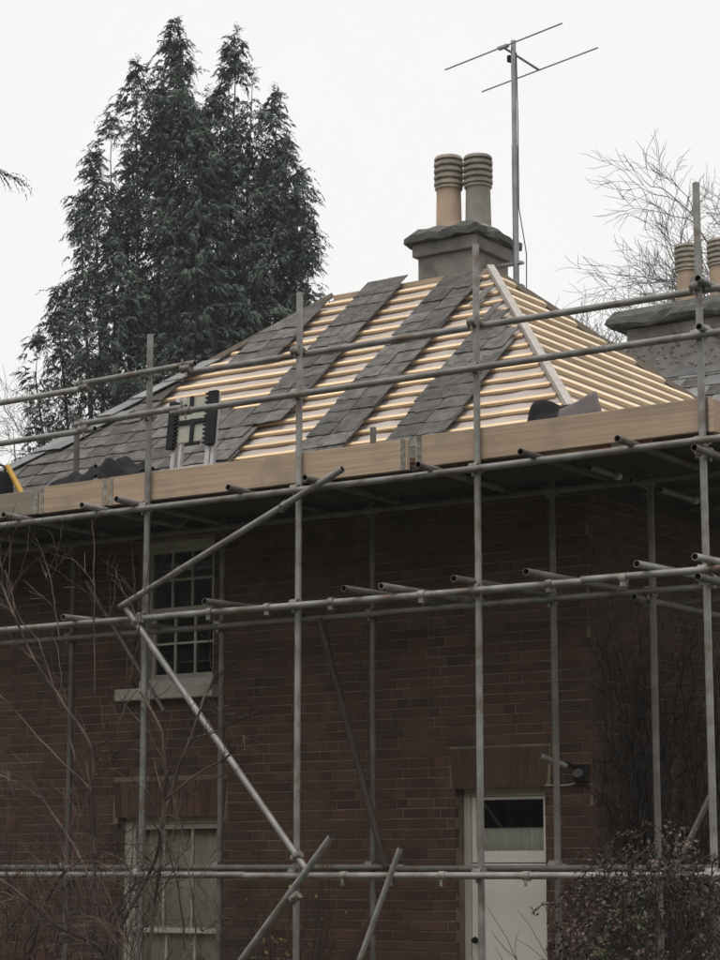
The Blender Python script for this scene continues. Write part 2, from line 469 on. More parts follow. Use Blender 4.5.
# ---- upper sash window
def sash_window(x0, x1, z0, z1, yf, cols, rows_top, rows_bot, zmeet, frame_m, back, sill=True):
    f = MB()
    fw = 0.075
    f.box((x0, yf, z0), (x0 + fw, yf + 0.12, z1)); f.box((x1 - fw, yf, z0), (x1, yf + 0.12, z1))
    f.box((x0 + fw, yf, z1 - 0.05), (x1 - fw, yf + 0.12, z1)); f.box((x0 + fw, yf, z0), (x1 - fw, yf + 0.12, z0 + 0.045))
    win = f.build('window', frame_m, house, bevel=0.004)
    gx0, gx1 = x0 + fw, x1 - fw
    for (a, b, y, rows, nm) in ((z0 + 0.047, zmeet + 0.02, yf + 0.065, rows_bot, 'lower'), (zmeet - 0.02, z1 - 0.052, yf + 0.02, rows_top, 'upper')):
        s = MB(); st = 0.03; br = 0.075 if nm == 'lower' else 0.04; tr = 0.04
        s.box((gx0 + .002, y, a), (gx0 + st, y + 0.035, b)); s.box((gx1 - st, y, a), (gx1 - .002, y + 0.035, b))
        s.box((gx0 + st, y, a), (gx1 - st, y + 0.035, a + br)); s.box((gx0 + st, y, b - tr), (gx1 - st, y + 0.035, b))
        px0, px1, pz0, pz1 = gx0 + st, gx1 - st, a + br, b - tr
        s.build('sash', frame_m, win)
        for c in range(1, cols):
            xx = lerp(px0, px1, c / cols)
            MB().box((xx - .009, y + .004, pz0), (xx + .009, y + .031, pz1)).build('glazing_bar', frame_m, win)
        for r_ in range(1, rows):
            zz = lerp(pz0, pz1, r_ / rows)
            MB().box((px0, y + .006, zz - .009), (px1, y + .029, zz + .009)).build('glazing_bar', frame_m, win)
        for c in range(cols):
            for r_ in range(rows):
                MB().box((lerp(px0, px1, c / cols) + .010, y + .016, lerp(pz0, pz1, r_ / rows) + .010),
                         (lerp(px0, px1, (c + 1) / cols) - .010, y + .019, lerp(pz0, pz1, (r_ + 1) / rows) - .010)).build('pane', M['glass'], win)
    if back:
        b = MB(); n = 40; yb = yf + 0.135
        for i in range(n + 1):
            x = lerp(x0 + .02, x1 - .02, i / n); d = 0.012 * math.sin(i * 1.9) + 0.006 * math.sin(i * 0.7)
            b.v += [Vector((x, yb + d, z0 + .03)), Vector((x, yb + d, z1 - .03))]
        for i in range(n):
            b.f.append([2 * i, 2 * i + 2, 2 * i + 3, 2 * i + 1]); b.mi.append(0)
        sb = b.build('curtain', back, win, smooth=True)
        so = sb.modifiers.new('thick', 'SOLIDIFY'); so.thickness = 0.004
    if sill:
        s = MB(); s.box((x0 - .12, WY0 - 0.09, z0 - 0.10), (x1 + .06, WY0 + 0.11, z0 - 0.003))
        s.build('sill', M['stone'], win, bevel=0.008)
    return win
win = sash_window(-11.82, -10.98, 3.08, 4.30, 14.09, 3, 2, 2, 3.73, M['white_old'], None)
win['label'] = 'upper sash window with small dark panes and a pale stone sill'
MB().box((-11.80, 14.05, 3.085), (-11.0, 14.088, 3.15)).build('inner_sill', M['white'], win, bevel=0.005)
win2 = sash_window(-11.96, -10.87, 0.25, 2.03, 14.10, 3, 1, 1, 1.13, M['white_old'], M['blind'])
win2['label'] = 'tall garden window with drawn cream curtain'

# ---- stable door with net curtain
dx0, dx1, yd = -8.69, -7.93, 14.12
f = MB()
f.box((dx0, yd, 0.12), (dx0 + .055, yd + .10, 2.2)); f.box((dx1 - .055, yd, 0.12), (dx1, yd + .10, 2.2)); f.box((dx0 + .055, yd, 2.145), (dx1 - .055, yd + .10, 2.2))
door = f.build('door', M['white'], house, bevel=0.004)
door['label'] = 'white stable door with a glazed top half'
lx0, lx1 = dx0 + .058, dx1 - .058
u = MB()
u.box((lx0, yd + .02, 1.66), (lx0 + .035, yd + .065, 2.142)); u.box((lx1 - .035, yd + .02, 1.66), (lx1, yd + .065, 2.142))
u.box((lx0 + .035, yd + .02, 1.66), (lx1 - .035, yd + .065, 1.745)); u.box((lx0 + .035, yd + .02, 2.118), (lx1 - .035, yd + .065, 2.142))
u.build('upper_leaf', M['door'], door, bevel=0.003)
MB().box((lx0 + .036, yd + .04, 1.746), (lx1 - .036, yd + .043, 2.117)).build('pane', M['glass'], door)
lo_ = MB()
lo_.box((lx0, yd + .02, 0.16), (lx1, yd + .058, 1.652))
lo_.box((lx0, yd + .012, 0.16), (lx0 + .09, yd + .0195, 1.652)); lo_.box((lx1 - .09, yd + .012, 0.16), (lx1, yd + .0195, 1.652))
lo_.box((lx0 + .09, yd + .012, 1.57), (lx1 - .09, yd + .0195, 1.652)); lo_.box((lx0 + .09, yd + .012, 0.16), (lx1 - .09, yd + .0195, 0.36))
lo_.build('lower_leaf', M['door'], door, bevel=0.003)
MB().tube((lx0 + .05, yd + .012, 1.10), (lx0 + .05, yd - .03, 1.10), .012, n=10).tube((lx0 + .05, yd - .03, 1.10), (lx0 + .05, yd - .055, 1.10), .026, .02, n=12).build('handle', M['black'], door, smooth=True)
MB().box((dx0 - .05, 13.9, 0.0), (dx1 + .05, 14.2, 0.118)).build('doorstep', M['stone'], house, bevel=0.01)
c = MB(); n = 48
for i in range(n + 1):
    x = lerp(lx0 + .03, lx1 - .03, i / n); d = 0.010 * math.sin(i * 1.5) + 0.004 * math.sin(i * .6)
    c.v += [Vector((x, yd + .064 + d, 1.70)), Vector((x, yd + .064 + d * .6, 1.905))]
for i in range(n):
    c.f.append([2 * i, 2 * i + 2, 2 * i + 3, 2 * i + 1]); c.mi.append(0)
cu = c.build('net_curtain', M['curtain'], door, smooth=True)
cu.modifiers.new('thick', 'SOLIDIFY').thickness = 0.003
MB().tube((lx0 + .02, yd + .066, 1.908), (lx1 - .02, yd + .066, 1.908), .006, n=8).build('curtain_rod', M['white_old'], door)

# ---- hipped roof
PIT = R(41); TP = math.tan(PIT); CP = math.cos(PIT); SP = math.sin(PIT)
XC, YC, ZE, WD = -7.30, 13.70, 4.50, 2.75
YR, ZR = YC + WD, ZE + WD * TP
XA, XB, XL, YB = XC - 2.5, -11.50, -14.45, 21.6         # ridge right end, ridge left end, left eaves corner, rear eaves
SL = WD / CP
def FR(u, s, h=0.0): return Vector((u, YC + s * CP - h * SP, ZE + s * SP + h * CP))
def hipL(s): return lerp(XL, XB, s / SL)
def hipR(s): return lerp(XC, XA, s / SL)
rf = MB()
NS, NU = 18, 60
for j in range(NS + 1):
    s = SL * j / NS
    for i in range(NU + 1):
        uu = lerp(hipL(s), hipR(s), i / NU)
        sag = -0.010 * abs(math.sin(uu * math.pi / 0.40)) if 0 < j < NS and 0 < i < NU else 0
        rf.v.append(FR(uu, s, sag))
for j in range(NS):
    for i in range(NU):
        a = j * (NU + 1) + i
        rf.f.append([a, a + 1, a + NU + 2, a + NU + 1]); rf.mi.append(0)
A_, B_ = Vector((XA, YR, ZR)), Vector((XB, YR, ZR))
RF, LF, RB, LB = Vector((XC, YC, ZE)), Vector((XL, YC, ZE)), Vector((XC, YB, ZE)), Vector((XL, YB, ZE))
rf.add([RF, RB, A_], [(0, 1, 2)]); rf.add([LB, LF, B_], [(0, 1, 2)]); rf.add([RB, LB, B_, A_], [(0, 1, 2, 3)])
dz = Vector((0, 0, -0.09))
for p, q in ((LF, RF), (RF, RB), (RB, LB), (LB, LF)):
    rf.add([p + dz, q + dz, q, p], [(0, 1, 2, 3)])
rf.add([LF + dz, LB + dz, RB + dz, RF + dz], [(0, 1, 2, 3)])
roof = rf.build('roof', M['membrane'], house)
# battens on the front slope
GA = 0.19
for k in range(20):
    s = 0.10 + GA * k
    if s > SL - 0.02: break
    a, b = hipL(s) + 0.02, hipR(s) - 0.03
    cuts = [a]
    x = a + random.uniform(1.2, 3.2)
    while x < b - 0.5:
        cuts.append(x); x += random.uniform(2.4, 3.6)
    cuts.append(b)
    for p, q in zip(cuts[:-1], cuts[1:]):
        m = MB(); j = random.uniform(-.006, .006); j2 = random.uniform(-.006, .006)
        p += 0.002; h0, h1 = 0.003, 0.025
        vs = [FR(p, s - .020 + j, h0), FR(q, s - .020 + j2, h0), FR(q, s + .020 + j2, h0), FR(p, s + .020 + j, h0),
              FR(p, s - .020 + j, h1), FR(q, s - .020 + j2, h1), FR(q, s + .020 + j2, h1), FR(p, s + .020 + j, h1)]
        m.add(vs, [(0, 3, 2, 1), (4, 5, 6, 7), (0, 1, 5, 4), (1, 2, 6, 5), (2, 3, 7, 6), (3, 0, 4, 7)])
        m.build('batten', M['batten'], roof)
# battens on the right-hand slope
HR_ = ZR - ZE; W2 = XC - XA; SL2 = math.hypot(HR_, W2); C2, S2 = W2 / SL2, HR_ / SL2
def SR(y, s, h=0.0): return Vector((XC - s * C2 + h * S2, y, ZE + s * S2 + h * C2))
k = 0
while 0.10 + 0.2 * k < SL2 - 0.03:
    s = 0.10 + 0.2 * k; k += 1
    t = s / SL2
    y0, y1 = lerp(YC, YR, t) + 0.05, lerp(YB, YR, t) - 0.03
    cuts = [y0] + ([lerp(y0, y1, random.uniform(.35, .65))] if y1 - y0 > 3 else []) + [y1]
    for p, q in zip(cuts[:-1], cuts[1:]):
        m = MB(); p += .002
        j = random.uniform(-.006, .006); j2 = random.uniform(-.006, .006)
        vs = [SR(p, s - .030 + j, .003), SR(q, s - .030 + j2, .003), SR(q, s + .030 + j2, .003), SR(p, s + .030 + j, .003),
              SR(p, s - .030 + j, .036), SR(q, s - .030 + j2, .036), SR(q, s + .030 + j2, .036), SR(p, s + .030 + j, .036)]
        m.add(vs, [(0, 1, 2, 3), (4, 7, 6, 5), (0, 4, 5, 1), (1, 5, 6, 2), (2, 6, 7, 3), (3, 7, 4, 0)])
        m.build('batten', M['batten_y'], roof)
# hip and ridge timbers
hb = MB(); d = (A_ - RF).normalized(); up = Vector((0, 0, 1)); sd_ = d.cross(up).normalized(); nn = sd_.cross(d).normalized()
hb.obox((RF + A_) / 2 + nn * 0.045, d * ((A_ - RF).length / 2 + .02), sd_ * 0.032, nn * 0.022)
hb.build('hip_board', M['hip'], roof)
d = (B_ - LF).normalized(); sd2 = d.cross(up).normalized(); n2 = sd2.cross(d).normalized()
MB().obox(lerp(LF, B_, 0.82) + n2 * 0.045, d * ((B_ - LF).length * 0.18), sd2 * 0.035, n2 * 0.02).build('hip_board', M['toe_grey'], roof)
d = (A_ - RB).normalized(); sd3 = d.cross(up).normalized(); n3 = sd3.cross(d).normalized()
MB().obox((RB + A_) / 2 + n3 * 0.03, d * ((A_ - RB).length / 2 - .05), sd3 * 0.02, n3 * 0.025).build('hip_board', M['toe_grey'], roof)
MB().box((XB, YR - .018, ZR - .01), (XA, YR + .018, ZR + .035)).build('ridge_board', M['toe'], roof)

# slates
def slate(u0, u1, s, ln=0.36, h=0.045, lift=0.016, m='slate', tl=None, rot=0.0, name='slate', label=None):
    """one slate, tail at s, head tucked up-slope; tl = left and right head u"""
    th = 0.008
    j = lambda a: random.uniform(-a, a)
    hu0, hu1 = tl if tl else (u0 + j(.008), u1 + j(.008))
    h += j(.004); r_ = rot + j(.014); s += j(.008)
    du = r_ * ln
    n = 5
    tail = [(lerp(u0, u1, q / n), s + r_ * .25 * q / n + j(.012), h + lift + j(.004)) for q in range(n + 1)]
    a = tail + [(hu1 + du, s + ln, h), (hu0 + du, s + ln, h)]
    m_ = len(a)
    vs = [FR(*p) for p in a] + [FR(p[0], p[1], p[2] + th) for p in a]
    o = MB().add(vs, [tuple(range(m_ - 1, -1, -1)), tuple(range(m_, 2 * m_))] + [(q, (q + 1) % m_, m_ + (q + 1) % m_, m_ + q) for q in range(m_)]).build(name, M[m], roof)
    return o
NSL = 0
SW = 0.25
def slated_right(s):
    if s < 1.27: return -10.93 - 0.02 * math.sin(s * 9)
    if s < 1.45: return -11.35
    if s < 2.35: return -12.45 - (s - 1.45) * 0.08
    return None
for k in range(14):
    s = 0.02 + GA * k
    xr = slated_right(s)
    if xr is None: break
    x = xr - (k % 2) * SW / 2 * (0.3 if s < 1.3 else 1) + random.uniform(-.02, .02)
    lim = hipL(s); lim2 = hipL(s + 0.36)
    while x > lim + 0.03:
        x0 = max(x - SW + 0.006, lim)
        if x0 <= lim2:
            hd = (max(x0, min(lim2, x - 0.01)), x)
            edge = s > 0.55 and x > lim2 and x0 < lim2
            slate(x0, x, s, m='slate', tl=hd)
            NSL += 1
        else:
            slate(x0, x, s); NSL += 1
        x -= SW
# hip coverings: pale cut pieces along the left hip
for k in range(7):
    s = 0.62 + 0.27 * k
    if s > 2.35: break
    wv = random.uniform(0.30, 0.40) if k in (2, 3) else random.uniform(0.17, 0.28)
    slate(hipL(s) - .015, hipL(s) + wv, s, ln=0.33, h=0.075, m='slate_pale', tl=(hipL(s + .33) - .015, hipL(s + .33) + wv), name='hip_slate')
# strips of slates loaded up the slope
def strip(u0, u1, s0, s1, per=2, hh=0.058, clip=False):
    global NSL
    s = s0; k = 0
    while s < s1:
        sh = random.uniform(-.016, .016)
        wdt = (u1 - u0) / per
        for i in range(per):
            a, b = u0 + i * wdt + sh + .003, u0 + (i + 1) * wdt + sh - .003
            b = min(b, hipR(s + .36) - .03); a = min(a, b - .08)
            if clip and a < hipL(s + .30):
                tl = (max(a, hipL(s + .3)), max(b, hipL(s + .3) + .02)); a = max(a, hipL(s)); b = max(b, a + .05)
                slate(a, b, s, ln=0.30, h=hh, lift=.011, tl=tl)
            else:
                slate(a, b, s, ln=0.36 if s < s1 - GA else 0.33, h=hh, lift=.011)
            NSL += 1
        s += GA; k += 1
strip(-12.02, -11.47, 2.42, 3.34, 2, clip=True)
strip(-11.14, -10.70, 1.16, 3.50, 2)
strip(-10.24, -9.76, 0.40, 3.42, 2)
strip(-9.36, -8.83, 0.20, 2.50, 2)
strip(-9.62, -9.44, 2.86, 3.00, 1)
print('slates', NSL)
# gutter and soffit boards at the eaves
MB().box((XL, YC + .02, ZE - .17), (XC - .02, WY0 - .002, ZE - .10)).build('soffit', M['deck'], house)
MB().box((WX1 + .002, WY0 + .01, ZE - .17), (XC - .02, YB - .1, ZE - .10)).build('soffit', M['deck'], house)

# ---- chimney with two pots
def louvre_pot(c, h, r, m_body, m_top, parent, tilt=0.0):
    b = MB(); b.lathe(c, [(r * 1.08, 0), (r * 1.08, h * .03), (r * .93, h * .06), (r * .88, h * .55), (r * .88, h * .56)], 24)
    pot = b.build('chimney_pot', m_body, parent, smooth=True)
    t = MB(); z0 = h * .555
    prof = [(r * .90, z0), (r * 1.0, z0 + h * .015), (r * 1.0, z0 + h * .04), (r * .9, z0 + h * .05)]
    z = z0 + h * .05
    n = 4
    for i in range(n):
        prof += [(r * .9, z), (r * 1.06, z + h * .012), (r * 1.07, z + h * .05), (r * .84, z + h * .062), (r * .84, z + h * .082)]
        z += h * .082
    prof += [(r * 1.04, z + h * .005), (r * 1.04, z + h * .025), (r * .95, z + h * .05), (r * .78, h * .985), (r * .5, h), (r * .4, h * .99)]
    t.lathe(c, prof, 24)
    t.build('pot_louvre', m_top, pot, smooth=True)
    return pot
cy0 = 16.62
CX0, CX1 = -10.68, -10.07
ch = MB(); ch.box((CX0, cy0, 5.6), (CX1, cy0 + .62, 7.22)); ch.box((CX0 - .04, cy0 - .04, 7.20), (CX1 + .04, cy0 + .66, 7.33))
stack = ch.build('chimney_stack', M['render'], house, bevel=0.012)
cp = MB(); x0, x1, y0, y1 = CX0 - .095, CX1 + .085, cy0 - .09, cy0 + .71
ringz = [(0, 7.331), (0, 7.40), (.05, 7.435), (.10, 7.475), (.15, 7.485)]
def wob(p, a): return Vector((p[0] + a * noise.noise(Vector(p) * 7), p[1] + a * noise.noise(Vector(p) * 7 + Vector((9, 0, 0))), p[2] + a * noise.noise(Vector(p) * 7 + Vector((0, 9, 0)))))
def cap_mesh(x0, x1, y0, y1, rings, a=0.05, n=16):
    b = MB(); per = None
    for ins, z in rings:
        pts = []
        X0, X1, Y0, Y1 = x0 + ins, x1 - ins, y0 + ins, y1 - ins
        for i in range(n): pts.append((lerp(X0, X1, i / n), Y0, z))
        for i in range(n): pts.append((X1, lerp(Y0, Y1, i / n), z))
        for i in range(n): pts.append((lerp(X1, X0, i / n), Y1, z))
        for i in range(n): pts.append((X0, lerp(Y1, Y0, i / n), z))
        b.v += [wob(p, a) for p in pts]
    m = 4 * n
    for j in range(len(rings) - 1):
        for i in range(m):
            b.f.append([j * m + i, j * m + (i + 1) % m, (j + 1) * m + (i + 1) % m, (j + 1) * m + i]); b.mi.append(0)
    b.f.append(list(range((len(rings) - 1) * m, len(rings) * m))); b.mi.append(0)
    b.f.append(list(range(m - 1, -1, -1))); b.mi.append(0)
    return b
cap_mesh(x0, x1, y0, y1, ringz, a=.035).build('chimney_cap', M['cap'], stack)
p1 = louvre_pot((-10.46, cy0 + .20, 7.44), 0.76, 0.130, M['pot_buff'], M['pot_top'], stack); p1['label'] = 'buff clay pot'
p2 = louvre_pot((-10.165, cy0 + .24, 7.43), 0.735, 0.130, M['pot_grey'], M['pot_grey'], stack); p2['label'] = 'grey sooty pot'
MB().box((CX0 - .03, cy0 - .06, 6.55), (CX1 + .03, cy0 - .004, 6.95)).build('flashing', M['lead'], stack)

# ---- television aerial strapped to the chimney
mx_, my_ = -9.79, 16.90
aer = thing('tv_aerial', 'tall grey mast aerial with two rods beside the twin-pot chimney', 'aerial', (mx_, my_, 6.6))
MB().tube((mx_, my_, 6.3), (mx_, my_, 8.2), .029, n=12).tube((mx_, my_, 8.2), (mx_, my_, 9.22), .025, n=12).build('mast', M['aerial'], aer, smooth=True)
zb = 9.16
MB().tube((mx_ - .08, my_ - .06, zb), (mx_ - .10, my_ + .65, zb), .012, n=8).build('boom', M['aerial'], aer, smooth=True)
for cx_, cyy in ((mx_ - .09, my_ - .055), (mx_ - .11, my_ + .66)):
    e = Vector((0.75, -0.20, 0))
    MB().tube(Vector((cx_, cyy, zb)) - e, Vector((cx_, cyy, zb)) + e, .0075, n=8).build('element', M['aerial'], aer, smooth=True)
MB().obox((mx_ - .095, my_ + .12, zb - .06), (.02, 0, 0), (0, .05, .01), (0, 0, .035)).build('junction_box', M['black'], aer, bevel=.008)
MB().obox((mx_ - .08, my_ - .05, zb), (.06, -.016, 0), (.006, .02, 0), (0, 0, .012)).build('clamp', M['aerial'], aer)
for zz in (6.86, 7.08):
    MB().box((CX1 + .003, my_ - .02, zz - .012), (mx_ + .06, my_ + .045, zz + .012)).build('bracket', M['aerial'], aer)
MB().poly([(mx_ + .03, my_, 9.1), (mx_ + .045, my_ - .01, 8.4), (mx_ + .036, my_, 7.6), (mx_ + .11, my_, 7.15), (mx_ + .10, my_, 6.4)], [.005] * 5, 5).build('cable', M['black'], aer)

# ---- rear wing with its flint chimney
wing = thing('rear_wing', 'rear slate-roofed wing with a broad flint chimney behind the battened roof', 'house', (-8.0, 24.0, 0))
MB().box((-12.9, 22.1, 0), (-3.5, 26.2, 6.05)).build('wall', M['flint'], wing)
b = MB()
b.add([(-13.1, 21.8, 6.02), (-3.2, 21.8, 6.02), (-3.2, 24.1, 7.90), (-13.1, 24.1, 7.90), (-3.2, 26.4, 6.02), (-13.1, 26.4, 6.02)], [(0, 1, 2, 3), (3, 2, 4, 5), (1, 4, 2), (0, 3, 5), (0, 5, 4, 1)])
wr = b.build('roof', M['slate'], wing)
for k in range(11):
    for i in range(18):
        u0 = -13.0 + i * .27 + (k % 2) * .13; t0 = k / 11
        q = lambda uu, t, h: (uu, 21.8 + 2.3 * t - .63 * h, 6.02 + 1.88 * t + .77 * h)
        t1 = min(1, t0 + .13); jj = random.uniform(-.004, .004)
        MB().add([q(u0, t0, .03 + jj), q(u0 + .26, t0, .03), q(u0 + .26, t1, .008), q(u0, t1, .008), q(u0, t0, .04 + jj), q(u0 + .26, t0, .032), q(u0 + .26, t1, .018), q(u0, t1, .018)],
                 [(0, 3, 2, 1), (4, 5, 6, 7), (0, 1, 5, 4), (1, 2, 6, 5), (2, 3, 7, 6), (3, 0, 4, 7)]).build('slate', M['slate_pale' if (i * 7 + k * 3) % 5 < 3 else 'slate'], wr)
MB().box((-13.1, 24.02, 7.87), (-3.2, 24.18, 7.95)).build('ridge_tile', M['slate_pale'], wr)
st2 = MB().box((-12.12, 23.6, 6.6), (-9.9, 24.5, 8.16)).build('chimney_stack', M['flint'], wing, bevel=.02)
MB().box((-12.2, 23.50, 7.46), (-9.85, 23.597, 7.54)).build('flashing', M['slate_pale'], st2)
fl = random.Random(4)
for i in range(120):
    x, z = fl.uniform(-12.08, -10.2), fl.uniform(7.55, 8.1); r_ = fl.uniform(.02, .045)
    m = MB(); pts = []
    for a in range(6):
        t = a * math.pi / 3 + fl.uniform(-.2, .2); rr = r_ * fl.uniform(.7, 1.1)
        pts.append((x + rr * math.cos(t), 23.598, z + rr * .75 * math.sin(t)))
    m.add(pts + [(x, 23.598 - .018, z)], [(a, (a + 1) % 6, 6) for a in range(6)])
    m.build('flint_stone', M['render' if i % 3 else 'slate_pale'], st2)
cap_mesh(-12.34, -9.7, 23.42, 24.7, [(0.04, 8.161), (0, 8.20), (.02, 8.29), (.12, 8.37), (.3, 8.44)], a=0.06, n=14).build('chimney_cap', M['cap'], st2)
for px_ in (-11.44, -11.0, -10.55):
    louvre_pot((px_, 23.98, 8.40), 0.82, 0.165, M['pot_buff'], M['pot_top'], st2)

# ------------------------------------------------------------------ scaffold
YS, YI = 12.69, 13.69
TR = 0.0242
scaf = thing('scaffold', 'grey steel tube scaffold with a boarded top lift along the brick house', 'scaffold', (-9.0, YS, 0))
def stube(name, p0, p1, m='tube', r=TR, parent=None):
    p0 = Vector(p0); p1 = Vector(p1); d = (p1 - p0).normalized()
    a = d.orthogonal().normalized(); b = d.cross(a); n = 12; mb = MB()
    L_ = (p1 - p0).length; segs = max(1, int(L_ / 1.5)); bend = random.uniform(-.004, .004)
    rings = []
    for i in range(segs + 1):
        t = i / segs
        rings.append((lerp(p0, p1, t) + a * bend * math.sin(math.pi * t), r))
    rings = [(p0 + d * .05, r * .84), (p0, r * .84)] + rings + [(p1, r * .84), (p1 - d * .05, r * .84)]
    for p, rr in rings:
        for k in range(n):
            t = 2 * math.pi * k / n
            mb.v.append(p + (a * math.cos(t) + b * math.sin(t)) * rr)
    m_ = len(rings)
    for i in range(m_ - 1):
        for k in range(n):
            mb.f.append([i * n + k, i * n + (k + 1) % n, (i + 1) * n + (k + 1) % n, (i + 1) * n + k])
            mb.mi.append(1 if i in (0, m_ - 2) else 0)
    mb.f.append(list(range(n - 1, -1, -1))); mb.mi.append(1)
    mb.f.append([(m_ - 1) * n + k for k in range(n)]); mb.mi.append(1)
    return mb.build(name, [M[m], M['bore']], parent or scaf, smooth=True)
COUP = {}
def coupler(p, parent, axis='x'):
    """right-angle coupler: a band round the upright and one round the crossing tube, with bolts"""
    if axis not in COUP:
        m = MB(); o_ = 0.048
        m.tube((0, 0, -.032), (0, 0, .032), .037, n=10)
        if axis == 'x':
            m.tube((-.032, -o_, 0), (.032, -o_, 0), .037, n=10)
            m.obox((0.0, -o_ / 2, 0), (.022, 0, 0), (0, .02, 0), (0, 0, .022))
            m.tube((.03, .012, 0), (.062, .012, 0), .009, n=6); m.tube((0, -o_ - .02, -.03), (0, -o_ - .02, -.062), .009, n=6)
            m.obox((.038, .0, 0), (.012, 0, 0), (0, .018, 0), (0, 0, .016))
        else:
            m.tube((o_, -.032, 0), (o_, .026, 0), .037, n=10)
            m.obox((o_ / 2, 0, 0), (.02, 0, 0), (0, .022, 0), (0, 0, .022))
            m.tube((-.012, -.03, 0), (-.012, -.06, 0), .009, n=6); m.tube((o_ + .02, 0, -.03), (o_ + .02, 0, -.06), .009, n=6)
            m.obox((0, -.038, 0), (.018, 0, 0), (0, .012, 0), (0, 0, .016))
        o = m.build('coupler', M['coupler'], parent, smooth=True)
        place(o, p, parent); COUP[axis] = o
        bb = o.data
        return o
    return clone(COUP[axis], p, parent, 'coupler')
def standard(x, y, ztop, m='tube', lean=(0, 0)):
    o = stube('standard', (x + lean[0], y + lean[1], 0.02), (x, y, ztop), m)
    MB().box((x + lean[0] - .075, y + lean[1] - .075, 0.031), (x + lean[0] + .075, y + lean[1] + .075, .037)).build('base_plate', M['coupler'], o)
    return o
FX = [-12.10, -10.60, -9.185, -7.675, -5.985]
TOP = [5.62, 5.66, 5.78, 5.90, 6.04]
stds = []
for x, zt in list(zip(FX, TOP))[1:]:
    stds.append(standard(x, YS, zt, lean=(random.uniform(-.01, .01), 0)))
inner = []
for x, zt in ((-12.22, 5.38), (-10.65, 4.42), (-9.21, 4.94), (-7.66, 4.42), (-6.87, 4.42)):
    inner.append(standard(x, YI, zt, 'tube_old'))
standard(-5.985, 15.3, 5.9); standard(-6.87, 15.3, 4.42, 'tube_old')
OFF = 0.048
def rail(name, x0, x1, y, z0, z1=None, m='tube'):
    return stube(name, (x0, y, z0), (x1, y, z0 if z1 is None else z1), m)
# guard rails: outer face of the uprights, with lapped joints
yo = YS - OFF
rail('guard_rail', -13.6, -11.16, yo, 5.285, 5.305); rail('guard_rail', -11.27, -10.12, yo + .0, 5.345, 5.362); rail('guard_rail', -10.27, -5.80, yo + .096, 5.325, 5.325)
rail('guard_rail', -13.6, -11.10, yo, 4.955, 4.968); rail('guard_rail', -11.30, -10.20, yo, 5.025, 5.035); rail('guard_rail', -10.34, -5.80, yo, 5.005, 5.005)
for x, zs in ((-11.21, (5.325, 4.995)), (-10.2, (5.345, 5.02))):
    for z in zs:
        m = MB(); m.tube((x - .045, yo - .002, z - .014), (x + .045, yo - .002, z - .014), .034, n=10); m.tube((x - .02, yo - .03, z + .02), (x - .02, yo - .03, z + .06), .009, n=6); m.tube((x + .02, yo - .03, z - .05), (x + .02, yo - .03, z - .085), .009, n=6)
        m.build('coupler', M['coupler'], scaf, smooth=True)
# return rails up the right-hand side
for z in (5.31, 4.99):
    stube('guard_rail', (FX[4] + .05, YS - .12, z + .05), (FX[4] + .05, 16.5, z + .05))
    stube('guard_rail', (-12.22 - .05, YI + .3, 5.0), (-12.22 - .05, YI + .9, 5.0), 'tube_old') if z > 5.2 else None
# ledgers
rail('ledger', -13.6, -8.05, yo, 4.295, 4.30); rail('ledger', -8.15, -5.7, yo, 4.30, 4.315)
rail('ledger', -13.6, -6.3, YI - OFF, 4.28, 4.29, 'tube_old')
rail('ledger', -13.6, -10.35, yo, 3.465, 3.465); rail('ledger', -10.38, -6.85, yo + .002, 3.468, 3.468); rail('ledger', -6.86, -5.5, yo + .002, 3.478, 3.478)
rail('ledger', -13.6, -9.0, YI - OFF, 3.495, 3.50, 'tube_old'); rail('ledger', -9.1, -5.6, YI - OFF, 3.505, 3.51)
rail('ledger', -13.6, -9.60, yo, 1.572, 1.572, 'tube'); rail('ledger', -9.62, -5.4, yo, 1.566, 1.572)
rail('ledger', -13.6, -8.9, YI - OFF, 1.63, 1.625, 'tube_old'); rail('ledger', -8.98, -6.45, YI - OFF, 1.615, 1.62, 'tube_old')
# side ledgers running back beside the return wall
for z in (4.28, 3.46, 1.56):
    stube('ledger', (FX[4] + .05, 12.45, z - .05), (FX[4] + .05, 17.2, z - .05), 'tube_old')
for y0, y1 in ((12.95, 13.36), (13.55, 13.82), (14.0, 14.58)):
    o = stube('ledger', (-6.95, y0, 4.285), (-6.95, y1, 4.285))
    MB().tube((-6.95, y1 - .035, 4.285), (-6.95, y1 + .012, 4.285), .029, n=10).build('end_cap', M['white_tape'], o, smooth=True)
stube('ledger', (-6.92, 13.5, 3.455), (-6.92, 17.2, 3.455), 'tube_old'); stube('ledger', (-6.92, 13.5, 1.56), (-6.92, 17.2, 1.56), 'tube_old')
# transoms
for x in (-12.7, -11.86, -11.05, -10.69, -9.67, -8.95, -8.02, -7.20, -6.47):
    stube('transom', (x, 12.45 + random.uniform(-.04, .04), 4.345 + random.uniform(-.006, .006)), (x + random.uniform(-.03, .03), 13.82, 4.335), 'tube' if random.random() < .35 else 'tube_old')
for x, z in ((-11.24, 3.50), (-9.84, 3.52), (-8.61, 3.525), (-8.32, 3.525), (-7.70, 3.525), (-7.15, 3.53), (-6.38, 3.53), (-5.93, 3.53)):
    stube('transom', (x, 12.45 + random.uniform(-.05, .05), z), (x + random.uniform(-.03, .03), 13.85, z + .03), 'tube_old' if random.random() < .6 else 'tube')
for y in (14.4, 15.2, 16.0):
    stube('transom', (-7.3, y, 4.335), (-5.7, y, 4.335), 'tube_old'); stube('transom', (-7.3, y, 3.51), (-5.7, y, 3.51), 'tube_old')
